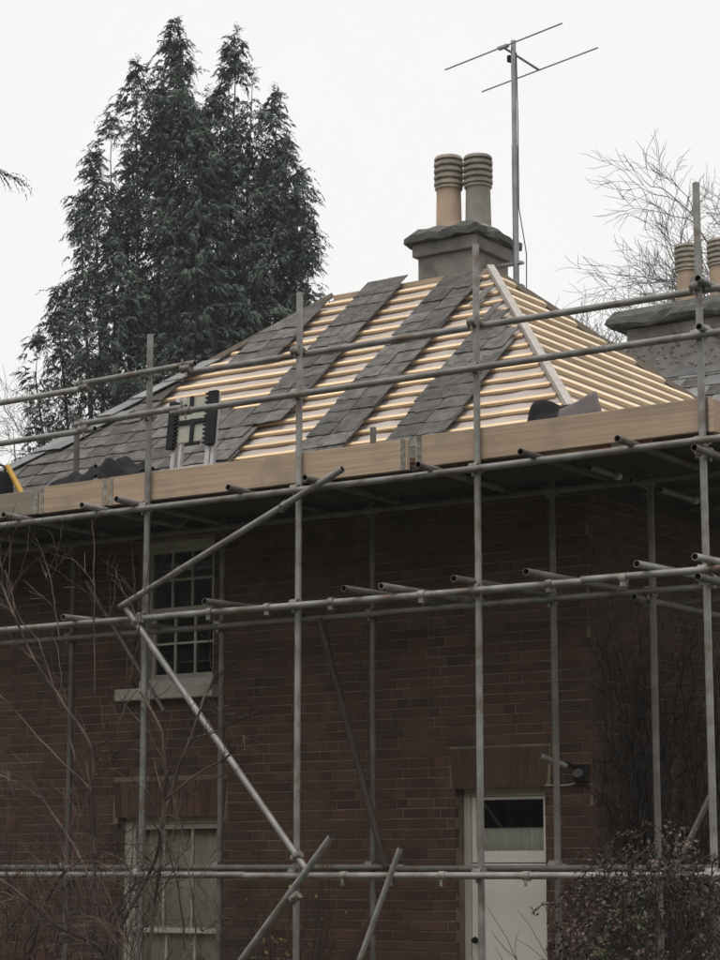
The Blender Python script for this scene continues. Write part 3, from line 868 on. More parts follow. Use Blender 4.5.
# couplers at the crossings
for o, x in zip(stds, FX[1:]):
    for z in (5.325, 5.005, 4.30, 3.468, 1.57):
        coupler((x, YS, z), o)
for x, y0_ in ((FX[4], YS),):
    for z in (5.36, 5.04, 4.23, 3.41, 1.51):
        coupler((x, y0_, z), stds[3], 'y')
for o, (x, zt) in zip(inner, ((-12.22, 0), (-10.65, 0), (-9.21, 0), (-7.66, 0), (-6.87, 0))):
    for z in (4.285, 3.50, 1.625):
        coupler((x, YI, z), o)
# loose clamps hung along the middle ledgers
for x in (-9.95, -9.42, -8.86, -8.1, -7.1, -6.55):
    m = MB(); m.tube((x - .025, yo, 3.468), (x + .025, yo, 3.468), .033, n=10); m.tube((x, yo + .012, 3.44), (x, yo + .012, 3.40), .011, n=6); m.obox((x, yo, 3.43), (.02, 0, 0), (0, .02, 0), (0, 0, .018))
    m.build('coupler', M['coupler'], scaf, smooth=True)
for x in (-8.75, -8.35, -7.95, -7.3):
    m = MB(); m.tube((x - .025, yo, 1.568), (x + .025, yo, 1.568), .032, n=10); m.tube((x, yo - .02, 1.545), (x, yo - .02, 1.50), .01, n=6)
    m.build('coupler', M['coupler'], scaf, smooth=True)
# braces
br1 = stube('brace', (-10.76, 12.58, 3.555), (-8.71, 12.56, 4.395)); br2 = stube('brace', (-10.74, 12.60, 3.57), (-9.05, 12.60, 1.62))
stube('brace', (-9.53 - .22, 12.52, 0.75), (-8.79, 12.54, 1.83)); stube('brace', (-8.49 - .13, 12.44, 0.7), (-8.17, 12.46, 1.75), r=.019)
stube('brace', (-9.63, 13.58, 3.49), (-9.04, 13.60, 1.62), 'tube_shaded'); stube('brace', (-6.62, 13.3, 1.5), (-6.27, 13.3, 2.12), 'tube_old', r=.019)
stube('brace', (-12.0, 13.6, 3.95), (-11.15, 13.6, 2.85), 'tube_old', r=.016)
for p in ((-9.24, 12.58, 4.178), (-9.12, 12.60, 1.70), (-9.08, 12.53, 1.42), (-10.6, 12.6, 3.43)):
    MB().tube((p[0] - .03, p[1], p[2] - .022), (p[0] + .03, p[1], p[2] + .022), .033, n=10).tube((p[0], p[1] - .02, p[2]), (p[0], p[1] - .055, p[2]), .01, n=6).build('coupler', M['coupler'], scaf, smooth=True)
# deck boards and toe boards
cutsx = [-14.0, -11.4, -8.4, -5.72]
for j in range(4):
    y0 = 12.80 + j * .228
    for a, b in zip(cutsx[:-1], cutsx[1:]):
        o_ = random.uniform(-.05, .05)
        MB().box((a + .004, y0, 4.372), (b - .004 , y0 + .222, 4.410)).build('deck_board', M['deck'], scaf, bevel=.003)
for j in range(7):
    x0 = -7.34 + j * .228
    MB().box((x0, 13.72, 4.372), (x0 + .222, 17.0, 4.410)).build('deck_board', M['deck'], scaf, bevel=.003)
def toe(x0, x1, z0, z1, m, dz=0.0, name='toe_board'):
    mb = MB()
    mb.add([(x0, 12.725, z0), (x1, 12.725, z0 + dz), (x1, 12.763, z0 + dz), (x0, 12.763, z0), (x0, 12.725, z1), (x1, 12.725, z1 + dz), (x1, 12.763, z1 + dz), (x0, 12.763, z1)],
           [(0, 3, 2, 1), (4, 5, 6, 7), (0, 1, 5, 4), (1, 2, 6, 5), (2, 3, 7, 6), (3, 0, 4, 7)])
    o = mb.build(name, M[m], scaf, bevel=.004)
    for xa, zd in ((x0 + .012, 0), (x1 - .052, dz)):
        MB().box((xa, 12.7228, z0 + zd - .001), (xa + .04, 12.7252, z1 + zd + .001)).build('end_band', M['coupler'], o)
    return o
toe(-13.6, -11.745, 4.375, 4.570, 'toe_grey'); toe(-11.74, -11.03, 4.372, 4.585, 'toe', .004); toe(-11.025, -8.275, 4.372, 4.592, 'toe', -.002); toe(-8.205, -5.95, 4.378, 4.600, 'toe', .010)
MB().box((-5.948, 12.70, 4.372), (-5.91, 16.9, 4.59)).build('toe_board', M['toe'], scaf, bevel=.004)
# banded board end showing under the toe board
for a, b, m in ((-7.20, -7.02, 'toe'), (-7.018, -6.84, 'toe'), (-6.838, -6.69, 'red'), (-6.688, -6.56, 'white_tape'), (-6.558, -6.40, 'red')):
    MB().box((a, 12.768, 4.340), (b, 12.797, 4.396)).build('banded_board', M[m], scaf)

# ------------------------------------------------------------------ things on the scaffold and roof
# roofers' ladder with ribbed black pads
lad = thing('roof_ladder', 'short aluminium ladder with ribbed black side pads leaning on the slates', 'ladder', (-10.85, 13.42, 4.411))
tiltv = Vector((-0.05, 0.17, 0.98)).normalized()
base = Vector((-10.80, 13.42, 4.412))
wv = Vector((1, 0, 0))
def LP(a, t, d=0.0): return base + wv * a + tiltv * t + Vector((0, -1, .17)) * d
for a, w_ in ((-.185, .020), (-.115, .014), (.165, .024), (.215, .016)):
    MB().obox((LP(a, 0.0) + LP(a, 0.97)) / 2, wv * w_, Vector((0, .02, 0)), tiltv * .485).build('stile', M['alu'], lad, bevel=.003)
for t in (.12, .36, .60, .84):
    MB().tube(LP(-.2, t), LP(.22, t), .014, n=10).build('rung', M['alu'], lad)
for a, w_, t0, t1 in ((-.205, .033, .52, .93), (.20, .042, .52, .98)):
    MB().obox((LP(a, t0, .035) + LP(a, t1, .035)) / 2, wv * w_, Vector((0, .02, 0)), tiltv * ((t1 - t0) / 2)).build('rubber_pad', M['black'], lad, bevel=.004)
    for i in range(12):
        t = lerp(t0 + .02, t1 - .02, i / 11); s_ = 1 if a < 0 else -1
        MB().obox(LP(a + s_ * (w_ + .014), t, .04), wv * .014, Vector((0, .014, 0)), tiltv * .0075).build('tooth', M['black'], lad)
MB().obox((LP(0, .57, .02) + LP(0, .95, .02)) / 2, wv * .155, Vector((0, .005, 0)), tiltv * .19).build('panel', M['clear_plastic'], lad, bevel=.002)
MB().obox(LP(.01, .74, .035), wv * .15, Vector((0, .006, 0)), tiltv * .018).build('cross_bar', M['black'], lad)
for a, t0, t1 in ((.005, .54, .76), (-.02, .86, .96)):
    MB().obox((LP(a, t0, .036) + LP(a, t1, .036)) / 2, wv * .017, Vector((0, .006, 0)), tiltv * ((t1 - t0) / 2)).build('strap', M['black'], lad)
MB().obox(LP(.02, .545, .036), wv * .075, Vector((0, .006, 0)), tiltv * .014).build('strap', M['black'], lad)

def sheet(name, corners, m, n=14, amp=.03, seed=0.0, thick=.006, fold=0.0):
    """a crumpled sheet over four corners"""
    mb = MB(); c = [Vector(p) for p in corners]
    nrm = (c[1] - c[0]).cross(c[3] - c[0]).normalized()
    for j in range(n + 1):
        for i in range(n + 1):
            a, b = i / n, j / n
            p = lerp(lerp(c[0], c[1], a), lerp(c[3], c[2], a), b)
            q = p * 5 + Vector((seed, seed, 0))
            mb.v.append(p + nrm * (amp * noise.noise(q) + fold * math.sin(a * math.pi)) + Vector((0, 0, amp * .6 * noise.noise(q * 2.3))))
    for j in range(n):
        for i in range(n):
            k = j * (n + 1) + i
            mb.f.append([k, k + 1, k + n + 2, k + n + 1]); mb.mi.append(0)
    o = mb.build(name, m, None, smooth=True)
    s = o.modifiers.new('thick', 'SOLIDIFY'); s.thickness = thick
    return o
tag(sheet('felt_offcut', [(-7.84, 13.44, 4.60), (-7.20, 13.36, 4.60), (-7.22, 13.46, 4.82), (-7.72, 13.58, 4.93)], M['felt_black'], amp=.05, seed=2.0, fold=.02),
    'crumpled black roofing felt at the foot of the pale hip board', 'roofing felt')
tag(sheet('felt_flap', [(-7.44, 13.34, 4.66), (-7.0, 13.30, 4.60), (-7.14, 13.42, 4.92), (-7.46, 13.46, 4.83)], M['felt_grey'], amp=.015, seed=5.0, fold=.0),
    'mauve grey felt flap standing beside the crumpled black felt', 'roofing felt')
tag(sheet('tarpaulin', [(-12.25, 13.16, 4.62), (-11.22, 13.14, 4.62), (-11.22, 13.5, 4.86), (-12.1, 13.55, 4.82)], M['felt_black'], n=26, amp=.10, seed=9.0, fold=.05),
    'dark rumpled tarpaulin heaped on the boards in front of the slates', 'tarpaulin')
# tool bag and yellow handled tool
bag = MB(); bag.lathe((-12.46, 13.0, 4.411), [(.11, 0), (.135, .03), (.14, .22), (.125, .36), (.10, .40), (.09, .39)], 20)
bagt = thing('tool_bag', 'black round tool bag at the far end of the toe board', 'bag', (-12.46, 13.0, 4.411))
bag.build('bag_body', M['black'], bagt, smooth=True)
MB().poly([(-12.55, 13.0, 4.78), (-12.54, 13.0, 4.86), (-12.46, 13.0, 4.89), (-12.38, 13.0, 4.86), (-12.37, 13.0, 4.78)], [.011] * 5, 6).build('handle', M['black'], bagt, smooth=True)
yt = thing('hand_tool', 'yellow handled tool leaning against the black tool bag', 'tool', (-12.15, 13.0, 4.41))
MB().tube((-12.13, 12.98, 4.56), (-12.335, 12.98, 4.86), .026, .022, n=12).build('handle', M['yellow'], yt, smooth=True)
MB().tube((-12.10, 12.98, 4.42), (-12.135, 12.98, 4.562), .013, n=8).build('shaft', M['alu'], yt, smooth=True)

# security light on the corner of the house, with its cable
sl = thing('security_light', 'small dark security light on the brick corner beside the door', 'light', (-7.60, 13.98, 2.32))
MB().box((-7.66, 13.935, 2.22), (-7.56, 13.997, 2.35)).build('back_box', M['black'], sl, bevel=.008)
MB().tube((-7.61, 13.90, 2.285), (-7.61, 13.94, 2.285), .03, .036, n=14).build('sensor', M['tube_old'], sl, smooth=True)
MB().poly([(-7.63, 13.93, 2.33), (-7.66, 13.90, 2.345), (-7.70, 13.88, 2.36)], [.014] * 3, 8).build('arm', M['black'], sl, smooth=True)
MB().tube((-7.68, 13.89, 2.335), (-7.84, 13.80, 2.405), .022, .024, n=14).build('lamp_head', M['tube'], sl, smooth=True)
tag(MB().poly([(-7.92, 13.992, 2.21), (-7.8, 13.990, 2.205), (-7.72, 13.991, 2.207), (-7.66, 13.98, 2.225)], [.006] * 4, 6).build('light_cable', M['white_old']), 'thin pale cable between the door head and security light', 'cable')

# ------------------------------------------------------------------ vegetation
def branch(mb, p, d, ln, r, depth, rng, droop=0.0, kids=(3, 5), spread=.7, n=5, minr=.003, taper=.55, wig=.18):
    pts = [Vector(p)]; rad = [r]; dd = Vector(d).normalized(); segs = 4 if depth > 0 else 3
    for i in range(segs):
        dd = (dd + Vector((rng.uniform(-wig, wig), rng.uniform(-wig, wig), rng.uniform(-wig, wig) - droop))).normalized()
        pts.append(pts[-1] + dd * ln / segs); rad.append(max(minr, lerp(r, r * taper, (i + 1) / segs)))
    if depth == 0: rad[-1] = minr * .6
    mb.poly(pts, rad, n if r > .02 else (4 if r > .008 else 3))
    if depth <= 0: return
    for c in range(rng.randint(*kids)):
        t = rng.uniform(.3, 1.0); k = min(segs - 1, int(t * segs)); q = lerp(pts[k], pts[k + 1], t * segs - k)
        ax = (pts[k + 1] - pts[k]).normalized()
        o = ax.orthogonal().normalized(); o.rotate(Matrix.Rotation(rng.uniform(0, 6.283), 3, ax))
        nd = (ax + o * rng.uniform(.5, 1.2) * spread).normalized()
        branch(mb, q, nd, ln * rng.uniform(.5, .75), max(minr, r * rng.uniform(.4, .6)), depth - 1, rng, droop, kids, spread, n, minr, taper, wig)
    branch(mb, pts[-1], dd, ln * .7, max(minr, rad[-1]), depth - 1, rng, droop, kids, spread, n, minr, taper, wig)

# ---- the big cypress behind the left hip: several leaders of drooping sprays
rng = random.Random(21)
TC = FW * 41.3 + RT * (-3.4); TC.z = 0          # foot of the tree
PXM = 51.5
def leader(px, ytop): return TC + RT * ((px - 180) / PXM), 1.6 + (871 - ytop) / PXM
LEAD = [(222, 40, 34, .1), (172, 40, 34, -.2), (202, 92, 40, -.1), (150, 78, 40, .4), (182, 70, 40, -.5), (212, 75, 40, .7), (246, 72, 40, -.3), (118, 150, 40, .5), (262, 160, 44, .2), (92, 165, 24, -.6), (280, 130, 30, .6), (196, 110, 50, .2), (293, 205, 22, -.2), (166, 14, 52, 0.0), (228, 17, 50, 0.3), (100, 108, 34, .6), (271, 98, 34, -.4), (292, 165, 28, .5), (306, 228, 17, -.6), (131, 70, 26, -.5),
        (196, 150, 60, -1.0), (150, 160, 60, .9), (235, 200, 60, .8), (78, 205, 22, -.3), (74, 240, 24, .9), (55, 296, 17, 0.2), (38, 352, 13, -.5), (255, 260, 60, -.9),
        (116, 260, 46, -1.1), (180, 250, 60, 1.2), (282, 290, 28, .3)]
tree = thing('cypress_tree', 'tall dark many-topped conifer behind the slated roof', 'tree', (TC.x, TC.y, 0))
tk = MB(); tk.poly([TC, TC + Vector((.1, 0, 4)), TC + Vector((-.1, .1, 9)), TC + Vector((0, 0, 12))], [.45, .36, .25, .15], 12)
tv = []; tf = []
def add_leaf(p, d, w, ln, sidev):
    i = len(tv)
    tv.extend([p, p + d * ln * .5 + sidev * w, p + d * ln, p + d * ln * .5 - sidev * w])
    tf.append((i, i + 1, i + 2, i + 3))
def spray(p, out, size, big=1.0):
    d = out.copy(); q = p.copy(); n = 7
    for i in range(n):
        nxt = q + d * size / n
        sv = d.cross(Vector((0, 0, 1))); sv = sv.normalized() if sv.length > .01 else Vector((1, 0, 0))
        for s_ in (-1, 1):
            ld = (d * .8 + sv * s_ * rng.uniform(.3, .8) + Vector((0, 0, rng.uniform(-.9, .1)))).normalized()
            tw = (sv * rng.uniform(-.3, .6) + Vector((0, 0, 1)) * rng.uniform(.3, 1) + d * rng.uniform(-.5, .5)).cross(ld)
            tw = tw.normalized() if tw.length > .01 else sv
            add_leaf(q, ld, big * rng.uniform(.011, .022) * (1.2 - i / n), rng.uniform(.05, .12) * (1.25 - .6 * i / n), tw)
        d = (d + Vector((rng.uniform(-.15, .15), rng.uniform(-.15, .15), -.24 + .08 * rng.random()))).normalized()
        q = nxt
for (px, yt, wpx, dep) in LEAD:
    b0, zt = leader(px, yt)
    b0 = b0 + FW * dep
    zb = 1.6 + (871 - 490) / PXM
    bx = TC + (b0 - TC) * .25
    tk.poly([Vector((bx.x, bx.y, 4.5)), Vector((lerp(bx.x, b0.x, .8), lerp(bx.y, b0.y, .8), lerp(4.5, zt, .5))), Vector((b0.x, b0.y, zt - .9)), Vector((b0.x + .02, b0.y, zt - .25))], [.10, .045, .010, .004], 6)
    W = wpx / PXM
    z = zt - .05
    ph = rng.uniform(0, 6)
    while z > zb:
        t = zt - z
        env = min(W, 0.10 + t * .40 if t < 1.2 else .58 + (t - 1.2) * .25)
        for k in range((5 if t < 2 else 3) + int(env * (3.6 if t < 3 else 2.5))):
            a = rng.uniform(0, 6.283)
            lump = .62 + .38 * math.sin(z * 2.6 + ph + a * 2) + .25 * rng.random()
            ln = env * max(.25, lump)
            od = Vector((math.cos(a), math.sin(a), 0))
            cur = Vector((b0.x, b0.y, z)); n = max(2, int(ln / .12))
            for i in range(n):
                f_ = (i + .3 + rng.random() * .7) / n
                p = cur + od * ln * f_ + Vector((0, 0, .30 * ln * f_ - .35 * ln * f_ * f_))
                if f_ < .3 and rng.random() < .5: continue
                if noise.noise(Vector((p.x * 1.5, p.y * 1.5, p.z * 1.1)) + Vector((3, 1, 0))) < -.27 + .02 * min(1, t): continue
                dv = (od * rng.uniform(.3, 1.0) + Vector((rng.uniform(-.6, .6), rng.uniform(-.6, .6), rng.uniform(-.7, .35)))).normalized()
                spray(p, dv, rng.uniform(.18, .42) * (.7 if t < .6 else 1))
        z -= rng.uniform(.06, .13)
    for i in range(9):
        spray(Vector((b0.x, b0.y, zt - .45 + i * .05)), Vector((rng.uniform(-.6, .6), rng.uniform(-.6, .6), 1)).normalized(), .26, .8)
tk.build('trunk', M['bark_dark'], tree, smooth=True)
cm = MB(); cm.v = tv; cm.f = [list(x) for x in tf]; cm.mi = [0] * len(tf)
cm.build('crown', M['cypress'], tree)
print('cypress quads', len(tf))

# ---- a second conifer just outside the frame on the left, its drooping tip in view
t2 = thing('conifer', 'conifer at the picture edge with only one drooping spray tip in view', 'tree', tuple(FW * 36 + RT * -7.85))
b2 = FW * 36 + RT * -7.85
m2 = MB(); m2.poly([b2, b2 + Vector((0, 0, 8)), b2 + Vector((0, 0, 14.5))], [.3, .2, .03], 8)
m2.build('trunk', M['bark_dark'], t2, smooth=True)
tv = []; tf = []
for i in range(420):
    z = 4 + 10.5 * rng.random() ** .8; a = rng.uniform(0, 6.28); rr = min(1.35, (15 - z) * .28) * math.sqrt(rng.random())
    od = Vector((math.cos(a), math.sin(a), 0)); spray(b2 + od * rr + Vector((0, 0, z)), (od + Vector((0, 0, .2))).normalized(), .6)
for i in range(26):
    t = i / 25; p = b2 + RT * (1.0 + 1.0 * t) + Vector((0, 0, 13.35 + .35 * t - .5 * t * t))
    spray(p, (RT + Vector((rng.uniform(-.4, .4), rng.uniform(-.4, .4), rng.uniform(-.9, .2)))).normalized(), .45)
cm = MB(); cm.v = tv; cm.f = [list(x) for x in tf]; cm.mi = [0] * len(tf)
cm.build('crown', M['cypress'], t2)

# ---- bare winter trees
def bare_tree(name, label, foot, h, seed, limbs, fork=.35, lean=(0, 0), r0=.22, minr=.006, kids=(3, 4), depth=4, m='bark_far'):
    r_ = random.Random(seed); f_ = Vector(foot); t = thing(name, label, 'tree', tuple(f_), 'bare winter trees')
    tr = MB(); top = f_ + Vector((lean[0], lean[1], h * fork))
    tr.poly([f_, lerp(f_, top, .5) + Vector((.05, .03, 0)), top], [r0, r0 * .8, r0 * .65], 10)
    tr.build('trunk', M[m], t, smooth=True)
    cr_ = MB()
    for i in range(limbs):
        a = 6.283 * i / limbs + r_.uniform(-.4, .4)
        d = Vector((math.cos(a) * r_.uniform(.3, .8), math.sin(a) * r_.uniform(.3, .8), 1)).normalized()
        branch(cr_, top - Vector((0, 0, r_.uniform(0, h * .08))), d, h * r_.uniform(.16, .215), r0 * .34, depth, r_, droop=-.004, kids=kids, spread=.95, minr=minr, wig=.36)
    cr_.build('crown', M[m], t)
    return t
bare_tree('bare_tree', 'bare branching tree rising behind the flint chimney', FW * 47 + RT * 9.2, 18.0, 5, 11, fork=.50, r0=.22, kids=(3, 4), depth=5, minr=.0055)
bare_tree('bare_tree', 'taller bare tree at the picture edge behind the corner scaffold pole', FW * 52 + RT * 11.6, 20.0, 11, 9, fork=.50, r0=.24, kids=(3, 4), depth=5, minr=.0055)
bare_tree('bare_tree', 'fine-twigged bare tree at the edge beside the big conifer', FW * 44 + RT * -7.7, 13.2, 8, 7, fork=.42, r0=.14, kids=(2, 4), minr=.0045, depth=5)

# ---- bare garden shrub in front of the scaffold
BRANCHES=[(0.016, [(-9.823, 11.4, 0.759), (-9.739, 11.371, 1.118), (-9.524, 11.343, 1.412), (-9.336, 11.314, 1.671), (-9.244, 11.286, 2.057), (-9.217, 11.257, 2.302), (-9.258, 11.229, 2.563), (-9.392, 11.2, 2.763)]),
(0.014, [(-9.463, 11.4, 0.77), (-9.486, 11.45, 1.088), (-9.461, 11.5, 1.541), (-9.442, 11.55, 2.001), (-9.319, 11.6, 2.398), (-9.21, 11.65, 2.731), (-9.133, 11.7, 2.919)]),
(0.008, [(-9.403, 11.5, 2.066), (-9.131, 11.475, 2.223), (-8.847, 11.45, 2.332), (-8.732, 11.425, 2.502), (-8.657, 11.4, 2.614)]),
(0.007, [(-9.205, 11.5, 2.457), (-8.918, 11.4, 2.494), (-8.573, 11.3, 2.586)]),
(0.012, [(-9.825, 11.4, 0.823), (-9.742, 11.275, 1.088), (-10.047, 11.15, 1.248), (-10.233, 11.025, 1.443), (-10.41, 10.9, 1.593)]),
(0.01, [(-9.823, 11.3, 1.378), (-10.002, 11.375, 1.64), (-10.274, 11.45, 1.89), (-10.61, 11.525, 2.143), (-11.087, 11.6, 2.296)]),
(0.009, [(-9.857, 11.5, 0.753), (-10.033, 11.54, 1.406), (-10.113, 11.58, 2.08), (-10.365, 11.62, 2.293), (-10.788, 11.66, 2.601), (-11.176, 11.7, 2.891)]),
(0.013, [(-10.015, 11.5, 0.748), (-9.979, 11.457, 1.408), (-9.969, 11.414, 2.073), (-9.968, 11.371, 2.442), (-10.173, 11.329, 2.718), (-10.412, 11.286, 3.036), (-10.641, 11.243, 3.465), (-10.783, 11.2, 3.753)]),
(0.007, [(-10.072, 11.5, 2.145), (-10.098, 11.5, 2.404), (-9.885, 11.5, 2.492), (-9.766, 11.5, 2.712), (-9.662, 11.5, 2.809)]),
(0.006, [(-9.952, 11.4, 2.24), (-9.786, 11.35, 2.281), (-9.676, 11.3, 2.396)]),
(0.009, [(-10.536, 11.4, 0.969), (-10.401, 11.371, 1.239), (-10.255, 11.343, 1.473), (-10.108, 11.314, 1.607), (-9.89, 11.286, 1.705), (-9.691, 11.257, 1.717), (-9.492, 11.229, 1.632), (-9.406, 11.2, 1.51)]),
(0.007, [(-10.4, 11.3, 1.008), (-10.263, 11.275, 1.374), (-10.015, 11.25, 1.62), (-9.748, 11.225, 1.659), (-9.552, 11.2, 1.568)]),
(0.01, [(-9.773, 11.4, 0.825), (-9.718, 11.425, 1.214), (-9.572, 11.45, 1.476), (-9.442, 11.475, 1.62), (-9.413, 11.5, 1.737)]),
(0.008, [(-9.71, 11.3, 1.023), (-9.652, 11.267, 1.251), (-9.492, 11.233, 1.465), (-9.281, 11.2, 1.574)]),
(0.008, [(-9.173, 11.6, 0.77), (-9.212, 11.6, 1.153), (-9.252, 11.6, 1.476), (-9.342, 11.6, 1.803), (-9.314, 11.6, 2.133)]),
(0.006, [(-9.304, 11.6, 1.087), (-9.352, 11.6, 1.411), (-9.425, 11.6, 1.672), (-9.606, 11.6, 2.072), (-9.697, 11.6, 2.208)]),
(0.007, [(-10.68, 11.3, 1.136), (-10.362, 11.15, 1.309), (-10.094, 11.0, 1.444)]),
(0.005, [(-10.329, 11.5, 1.607), (-10.494, 11.467, 1.947), (-10.701, 11.433, 2.087), (-10.87, 11.4, 2.124)]),
(0.005, [(-10.379, 11.5, 3.191), (-10.474, 11.533, 3.482), (-10.569, 11.567, 3.707), (-10.722, 11.6, 3.954)]),
(0.005, [(-10.044, 11.5, 2.758), (-10.098, 11.533, 3.317), (-10.139, 11.567, 3.745), (-10.195, 11.6, 4.038)]),
(0.006, [(-10.215, 11.5, 2.353), (-10.362, 11.475, 2.77), (-10.54, 11.45, 3.196), (-10.693, 11.425, 3.344), (-10.827, 11.4, 3.708)]),
(0.005, [(-9.819, 11.6, 2.891), (-9.726, 11.567, 3.159), (-9.667, 11.533, 3.358), (-9.576, 11.5, 3.692)])]

rng = random.Random(3)
shrub = thing('garden_shrub', 'tall bare leafless shrub in front of the lower scaffold and garden window', 'shrub', (-9.75, 11.42, 0))
for r_, pts in BRANCHES:
    P = [Vector(p) for p in pts]
    if P[0].z < 1.0:
        P = [Vector((lerp(-9.75, P[0].x, .45), lerp(11.42, P[0].y, .5), 0.0))] + P
    # smooth the line a little
    Q = []
    for i in range(len(P) - 1):
        p0 = P[max(i - 1, 0)]; p1_ = P[i]; p2_ = P[i + 1]; p3 = P[min(i + 2, len(P) - 1)]
        for k in range(4):
            t = k / 4
            Q.append(.5 * ((2 * p1_) + (p2_ - p0) * t + (2 * p0 - 5 * p1_ + 4 * p2_ - p3) * t * t + (3 * p1_ - p0 - 3 * p2_ + p3) * t ** 3)
                     + Vector((rng.uniform(-1, 1), rng.uniform(-1, 1), rng.uniform(-1, 1))) * .006)
    Q.append(P[-1])
    rr = r_ * 1.0
    mb = MB(); mb.poly(Q, [max(.0025, lerp(rr, rr * .55, i / (len(Q) - 1))) for i in range(len(Q))], 7)
    nq = len(Q)
    for k in range(3 + nq // 4):
        i = rng.randint(nq // 4, nq - 2)
        ax = (Q[i + 1] - Q[i]).normalized(); o = ax.orthogonal().normalized(); o.rotate(Matrix.Rotation(rng.uniform(0, 6.283), 3, ax))
        branch(mb, Q[i], (ax + o * .9 + Vector((0, 0, .3))).normalized(), rng.uniform(.12, .38), rr * .35, 1, rng, kids=(1, 3), minr=.0024, n=4, wig=.25)
    mb.build('stem', M['bark'], shrub, smooth=True)
tw = MB()
for i in range(95):
    p = Vector((rng.uniform(-10.9, -9.3), rng.uniform(11.1, 11.6), rng.uniform(.55, 1.2)))
    branch(tw, p, Vector((rng.uniform(-.7, .7), rng.uniform(-.4, .4), 1)), rng.uniform(.3, .7), .0045, 2, rng, kids=(1, 3), minr=.0016, n=3, wig=.35)
tag(tw.build('twigs', M['bark'], shrub), kind='stuff')

# ---- small shrub with a few yellow leaves behind the lower ledger
ys = thing('leafy_shrub', 'thin shrub with a few yellowing leaves against the brick wall', 'shrub', (-9.75, 13.35, 0))
sm = MB(); lf = MB()
for i in range(16):
    p = Vector((rng.uniform(-10.1, -9.4), rng.uniform(13.15, 13.5), 0))
    d = Vector((rng.uniform(-.25, .25), rng.uniform(-.15, .1), 1)).normalized()
    branch(sm, p, d, rng.uniform(.6, .95), .008, 2, rng, kids=(2, 3), minr=.002, n=4, wig=.2, spread=.6)
def leaf_at(mb, p, s, rg):
    n_v = Vector((rg.uniform(-1, 1), rg.uniform(-1, 1), rg.uniform(-.3, 1))).normalized(); a = n_v.orthogonal().normalized(); a.rotate(Matrix.Rotation(rg.uniform(0, 6.28), 3, n_v)); b = n_v.cross(a)
    mb.add([p, p + a * s * .5 + b * s * .28 + n_v * s * .05, p + a * s, p + a * s * .5 - b * s * .28 + n_v * s * .05], [(0, 1, 2, 3)])
tops = [v for v in sm.v if v.z > .9]
for i in range(70):
    leaf_at(lf, rng.choice(tops), rng.uniform(.025, .05), rng)
sm.build('stem', M['bark_dark'], ys); lf.build('foliage', M['yellow_leaf'], ys)

# ---- brown-flowered bush at the right, in front of the scaffold
bu = thing('flowering_bush', 'dense bush of faded brown flower heads in front of the lower right scaffold', 'bush', (-6.15, 12.15, 0))
st = MB(); fl1 = MB(); fl2 = MB()
BC = Vector((-6.10, 12.15, .96))
for i in range(60):
    p = Vector((rng.uniform(-6.5, -5.7), rng.uniform(11.95, 12.35), 0))
    d = Vector((rng.uniform(-.45, .45), rng.uniform(-.35, .35), 1)).normalized()
    branch(st, p, d, rng.uniform(.55, .85), .009, 2, rng, kids=(2, 3), minr=.0018, n=4, wig=.25, spread=.6)
def inside(p):
    q = p - BC
    return (q.x / .78) ** 2 + (q.y / .45) ** 2 + (q.z / (.82 + .10 * math.sin(q.x * 9))) ** 2
cnt = 0
while cnt < 1150:
    p = BC + Vector((rng.uniform(-.85, .85), rng.uniform(-.5, .5), rng.uniform(-.7, 1.0)))
    v = inside(p)
    if v > 1.05 or v < .25: continue
    if noise.noise(p * 4) < -.12: continue
    cnt += 1
    green = noise.noise(p * 2.2 + Vector((4, 0, 0))) > .30
    for k in range(9):
        leaf_at(fl2 if green else fl1, p + Vector((rng.gauss(0, .03), rng.gauss(0, .03), rng.gauss(0, .03))), rng.uniform(.018, .042), rng)
for arc in ([(-6.35, 12.2, 1.45), (-6.30, 12.2, 1.68), (-6.22, 12.18, 1.80), (-6.30, 12.15, 1.84), (-6.40, 12.13, 1.78), (-6.43, 12.12, 1.68)],
            [(-6.1, 12.2, 1.4), (-6.05, 12.2, 1.72), (-6.12, 12.2, 1.86), (-6.22, 12.17, 1.90)], [(-6.5, 12.1, 1.2), (-6.68, 12.05, 1.40), (-6.82, 12.0, 1.40), (-6.9, 12.0, 1.34)],
            [(-5.95, 12.2, 1.4), (-5.85, 12.2, 1.62), (-5.72, 12.2, 1.68)],
            *[[(x_, 12.1, 1.25), (x_ + s_ * .06, 12.08, 1.5 + h_), (x_ + s_ * .17, 12.05, 1.58 + h_), (x_ + s_ * .27, 12.02, 1.5 + h_)] for x_, s_, h_ in
              [(rng.uniform(-6.75, -5.5), rng.choice((-1, 1)), rng.uniform(-.12, .16)) for _ in range(22)]]):
    A = [Vector(p) for p in arc]; st.poly(A, [.005] * len(A), 4)
    for i in range(len(A) - 1):
        for k in range(16):
            leaf_at(fl1, lerp(A[i], A[i + 1], rng.random()) + Vector((rng.gauss(0, .015), rng.gauss(0, .015), rng.gauss(0, .015))), rng.uniform(.014, .03), rng)
st.build('stem', M['bark_dark'], bu); fl1.build('flower_heads', M['dry_flower'], bu); fl2.build('foliage', M['bush_leaf'], bu)

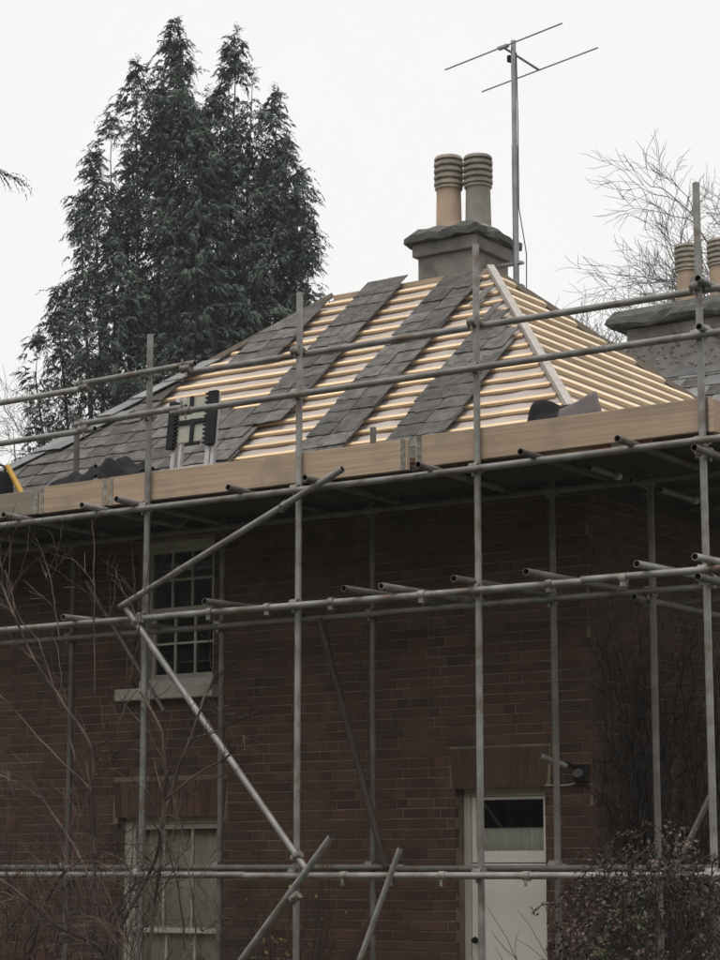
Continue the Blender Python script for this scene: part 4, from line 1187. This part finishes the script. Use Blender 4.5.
# ---- bare climber on the return wall
cv = thing('wall_climber', 'bare dark climber stems on the shaded return wall', 'climber', (WX1 + .02, 15.0, 0))
cs = MB()
for i in range(46):
    y = rng.uniform(14.2, 16.8); z = 0.0; pts = []
    while z < rng.uniform(2.4, 3.9):
        pts.append((WX1 + .02 + rng.uniform(0, .03), y, z)); y += rng.uniform(-.12, .12); z += .16
    cs.poly(pts, [lerp(.016, .005, k / len(pts)) for k in range(len(pts))], 5)
    for p in pts[5:]:
        if rng.random() < .8:
            branch(cs, Vector(p), Vector((.15, rng.uniform(-1, 1), rng.uniform(-.2, 1))), rng.uniform(.2, .5), .006, 1, rng, kids=(1, 3), minr=.002, n=4, wig=.2)
cs.build('stem', M['bark_dark'], cv)

# ---- tall evergreen belt on the far side of the garden, mirrored dark in the window panes; unseen, height raised to shade the wall
rng = random.Random(77)
tv = []; tf = []
hc = Vector((-9.5, 14.0, 0))
core = MB(); NA = 70
for i in range(NA + 1):
    a = lerp(R(-185), R(5), i / NA)
    for (rad, z) in ((29.0, 0.0), (28.2, 3.0), (28.4, 7.5 + 1.5 * noise.noise(Vector((i * .5, 0, 0)))), (29.6, 9.8 + 2.2 * noise.noise(Vector((i * .5, 0, 0)))), (31.5, 0.0)):
        core.v.append(hc + Vector((math.cos(a) * rad, math.sin(a) * rad, z)))
for i in range(NA):
    for k in range(4):
        q = i * 5 + k
        core.f.append([q, q + 5, q + 6, q + 1]); core.mi.append(0)
for i in range(9000):
    a = lerp(R(-185), R(5), rng.random()); z = 11.5 * rng.random()
    p = hc + Vector((math.cos(a), math.sin(a), 0)) * (28.0 + rng.uniform(-.9, .5)) + Vector((0, 0, z))
    if z > 10.0 + 2.2 * noise.noise(Vector(((a + R(185)) / R(190) * NA * .5, 0, 0))): continue
    d = Vector((rng.uniform(-1, 1), rng.uniform(-1, 1), rng.uniform(-1, .3))).normalized(); s_ = d.orthogonal().normalized()
    add_leaf(p, d, rng.uniform(.12, .3), rng.uniform(.4, .9), s_)
n0 = len(core.v)
for f_ in tf: core.f.append([n0 + k for k in f_]); core.mi.append(0)
core.v += tv
tag(core.build('treeline', M['cypress']), kind='stuff')

# ---- damp winter air
hz = MB().box((-150, -40, -1.3), (120, 110, 26))
hzo = hz.build('haze', M['white'])
hzm = bpy.data.materials.new('damp_air'); hzm.use_nodes = True
ht = hzm.node_tree; ht.nodes.clear()
ho = ht.nodes.new('ShaderNodeOutputMaterial'); pv = ht.nodes.new('ShaderNodeVolumePrincipled')
pv.inputs['Color'].default_value = (0.95, 0.96, 0.97, 1); pv.inputs['Density'].default_value = 0.0007; pv.inputs['Anisotropy'].default_value = 0.3
ht.links.new(pv.outputs[0], ho.inputs['Volume'])
hzo.data.materials.clear(); hzo.data.materials.append(hzm)
tag(hzo, kind='stuff')
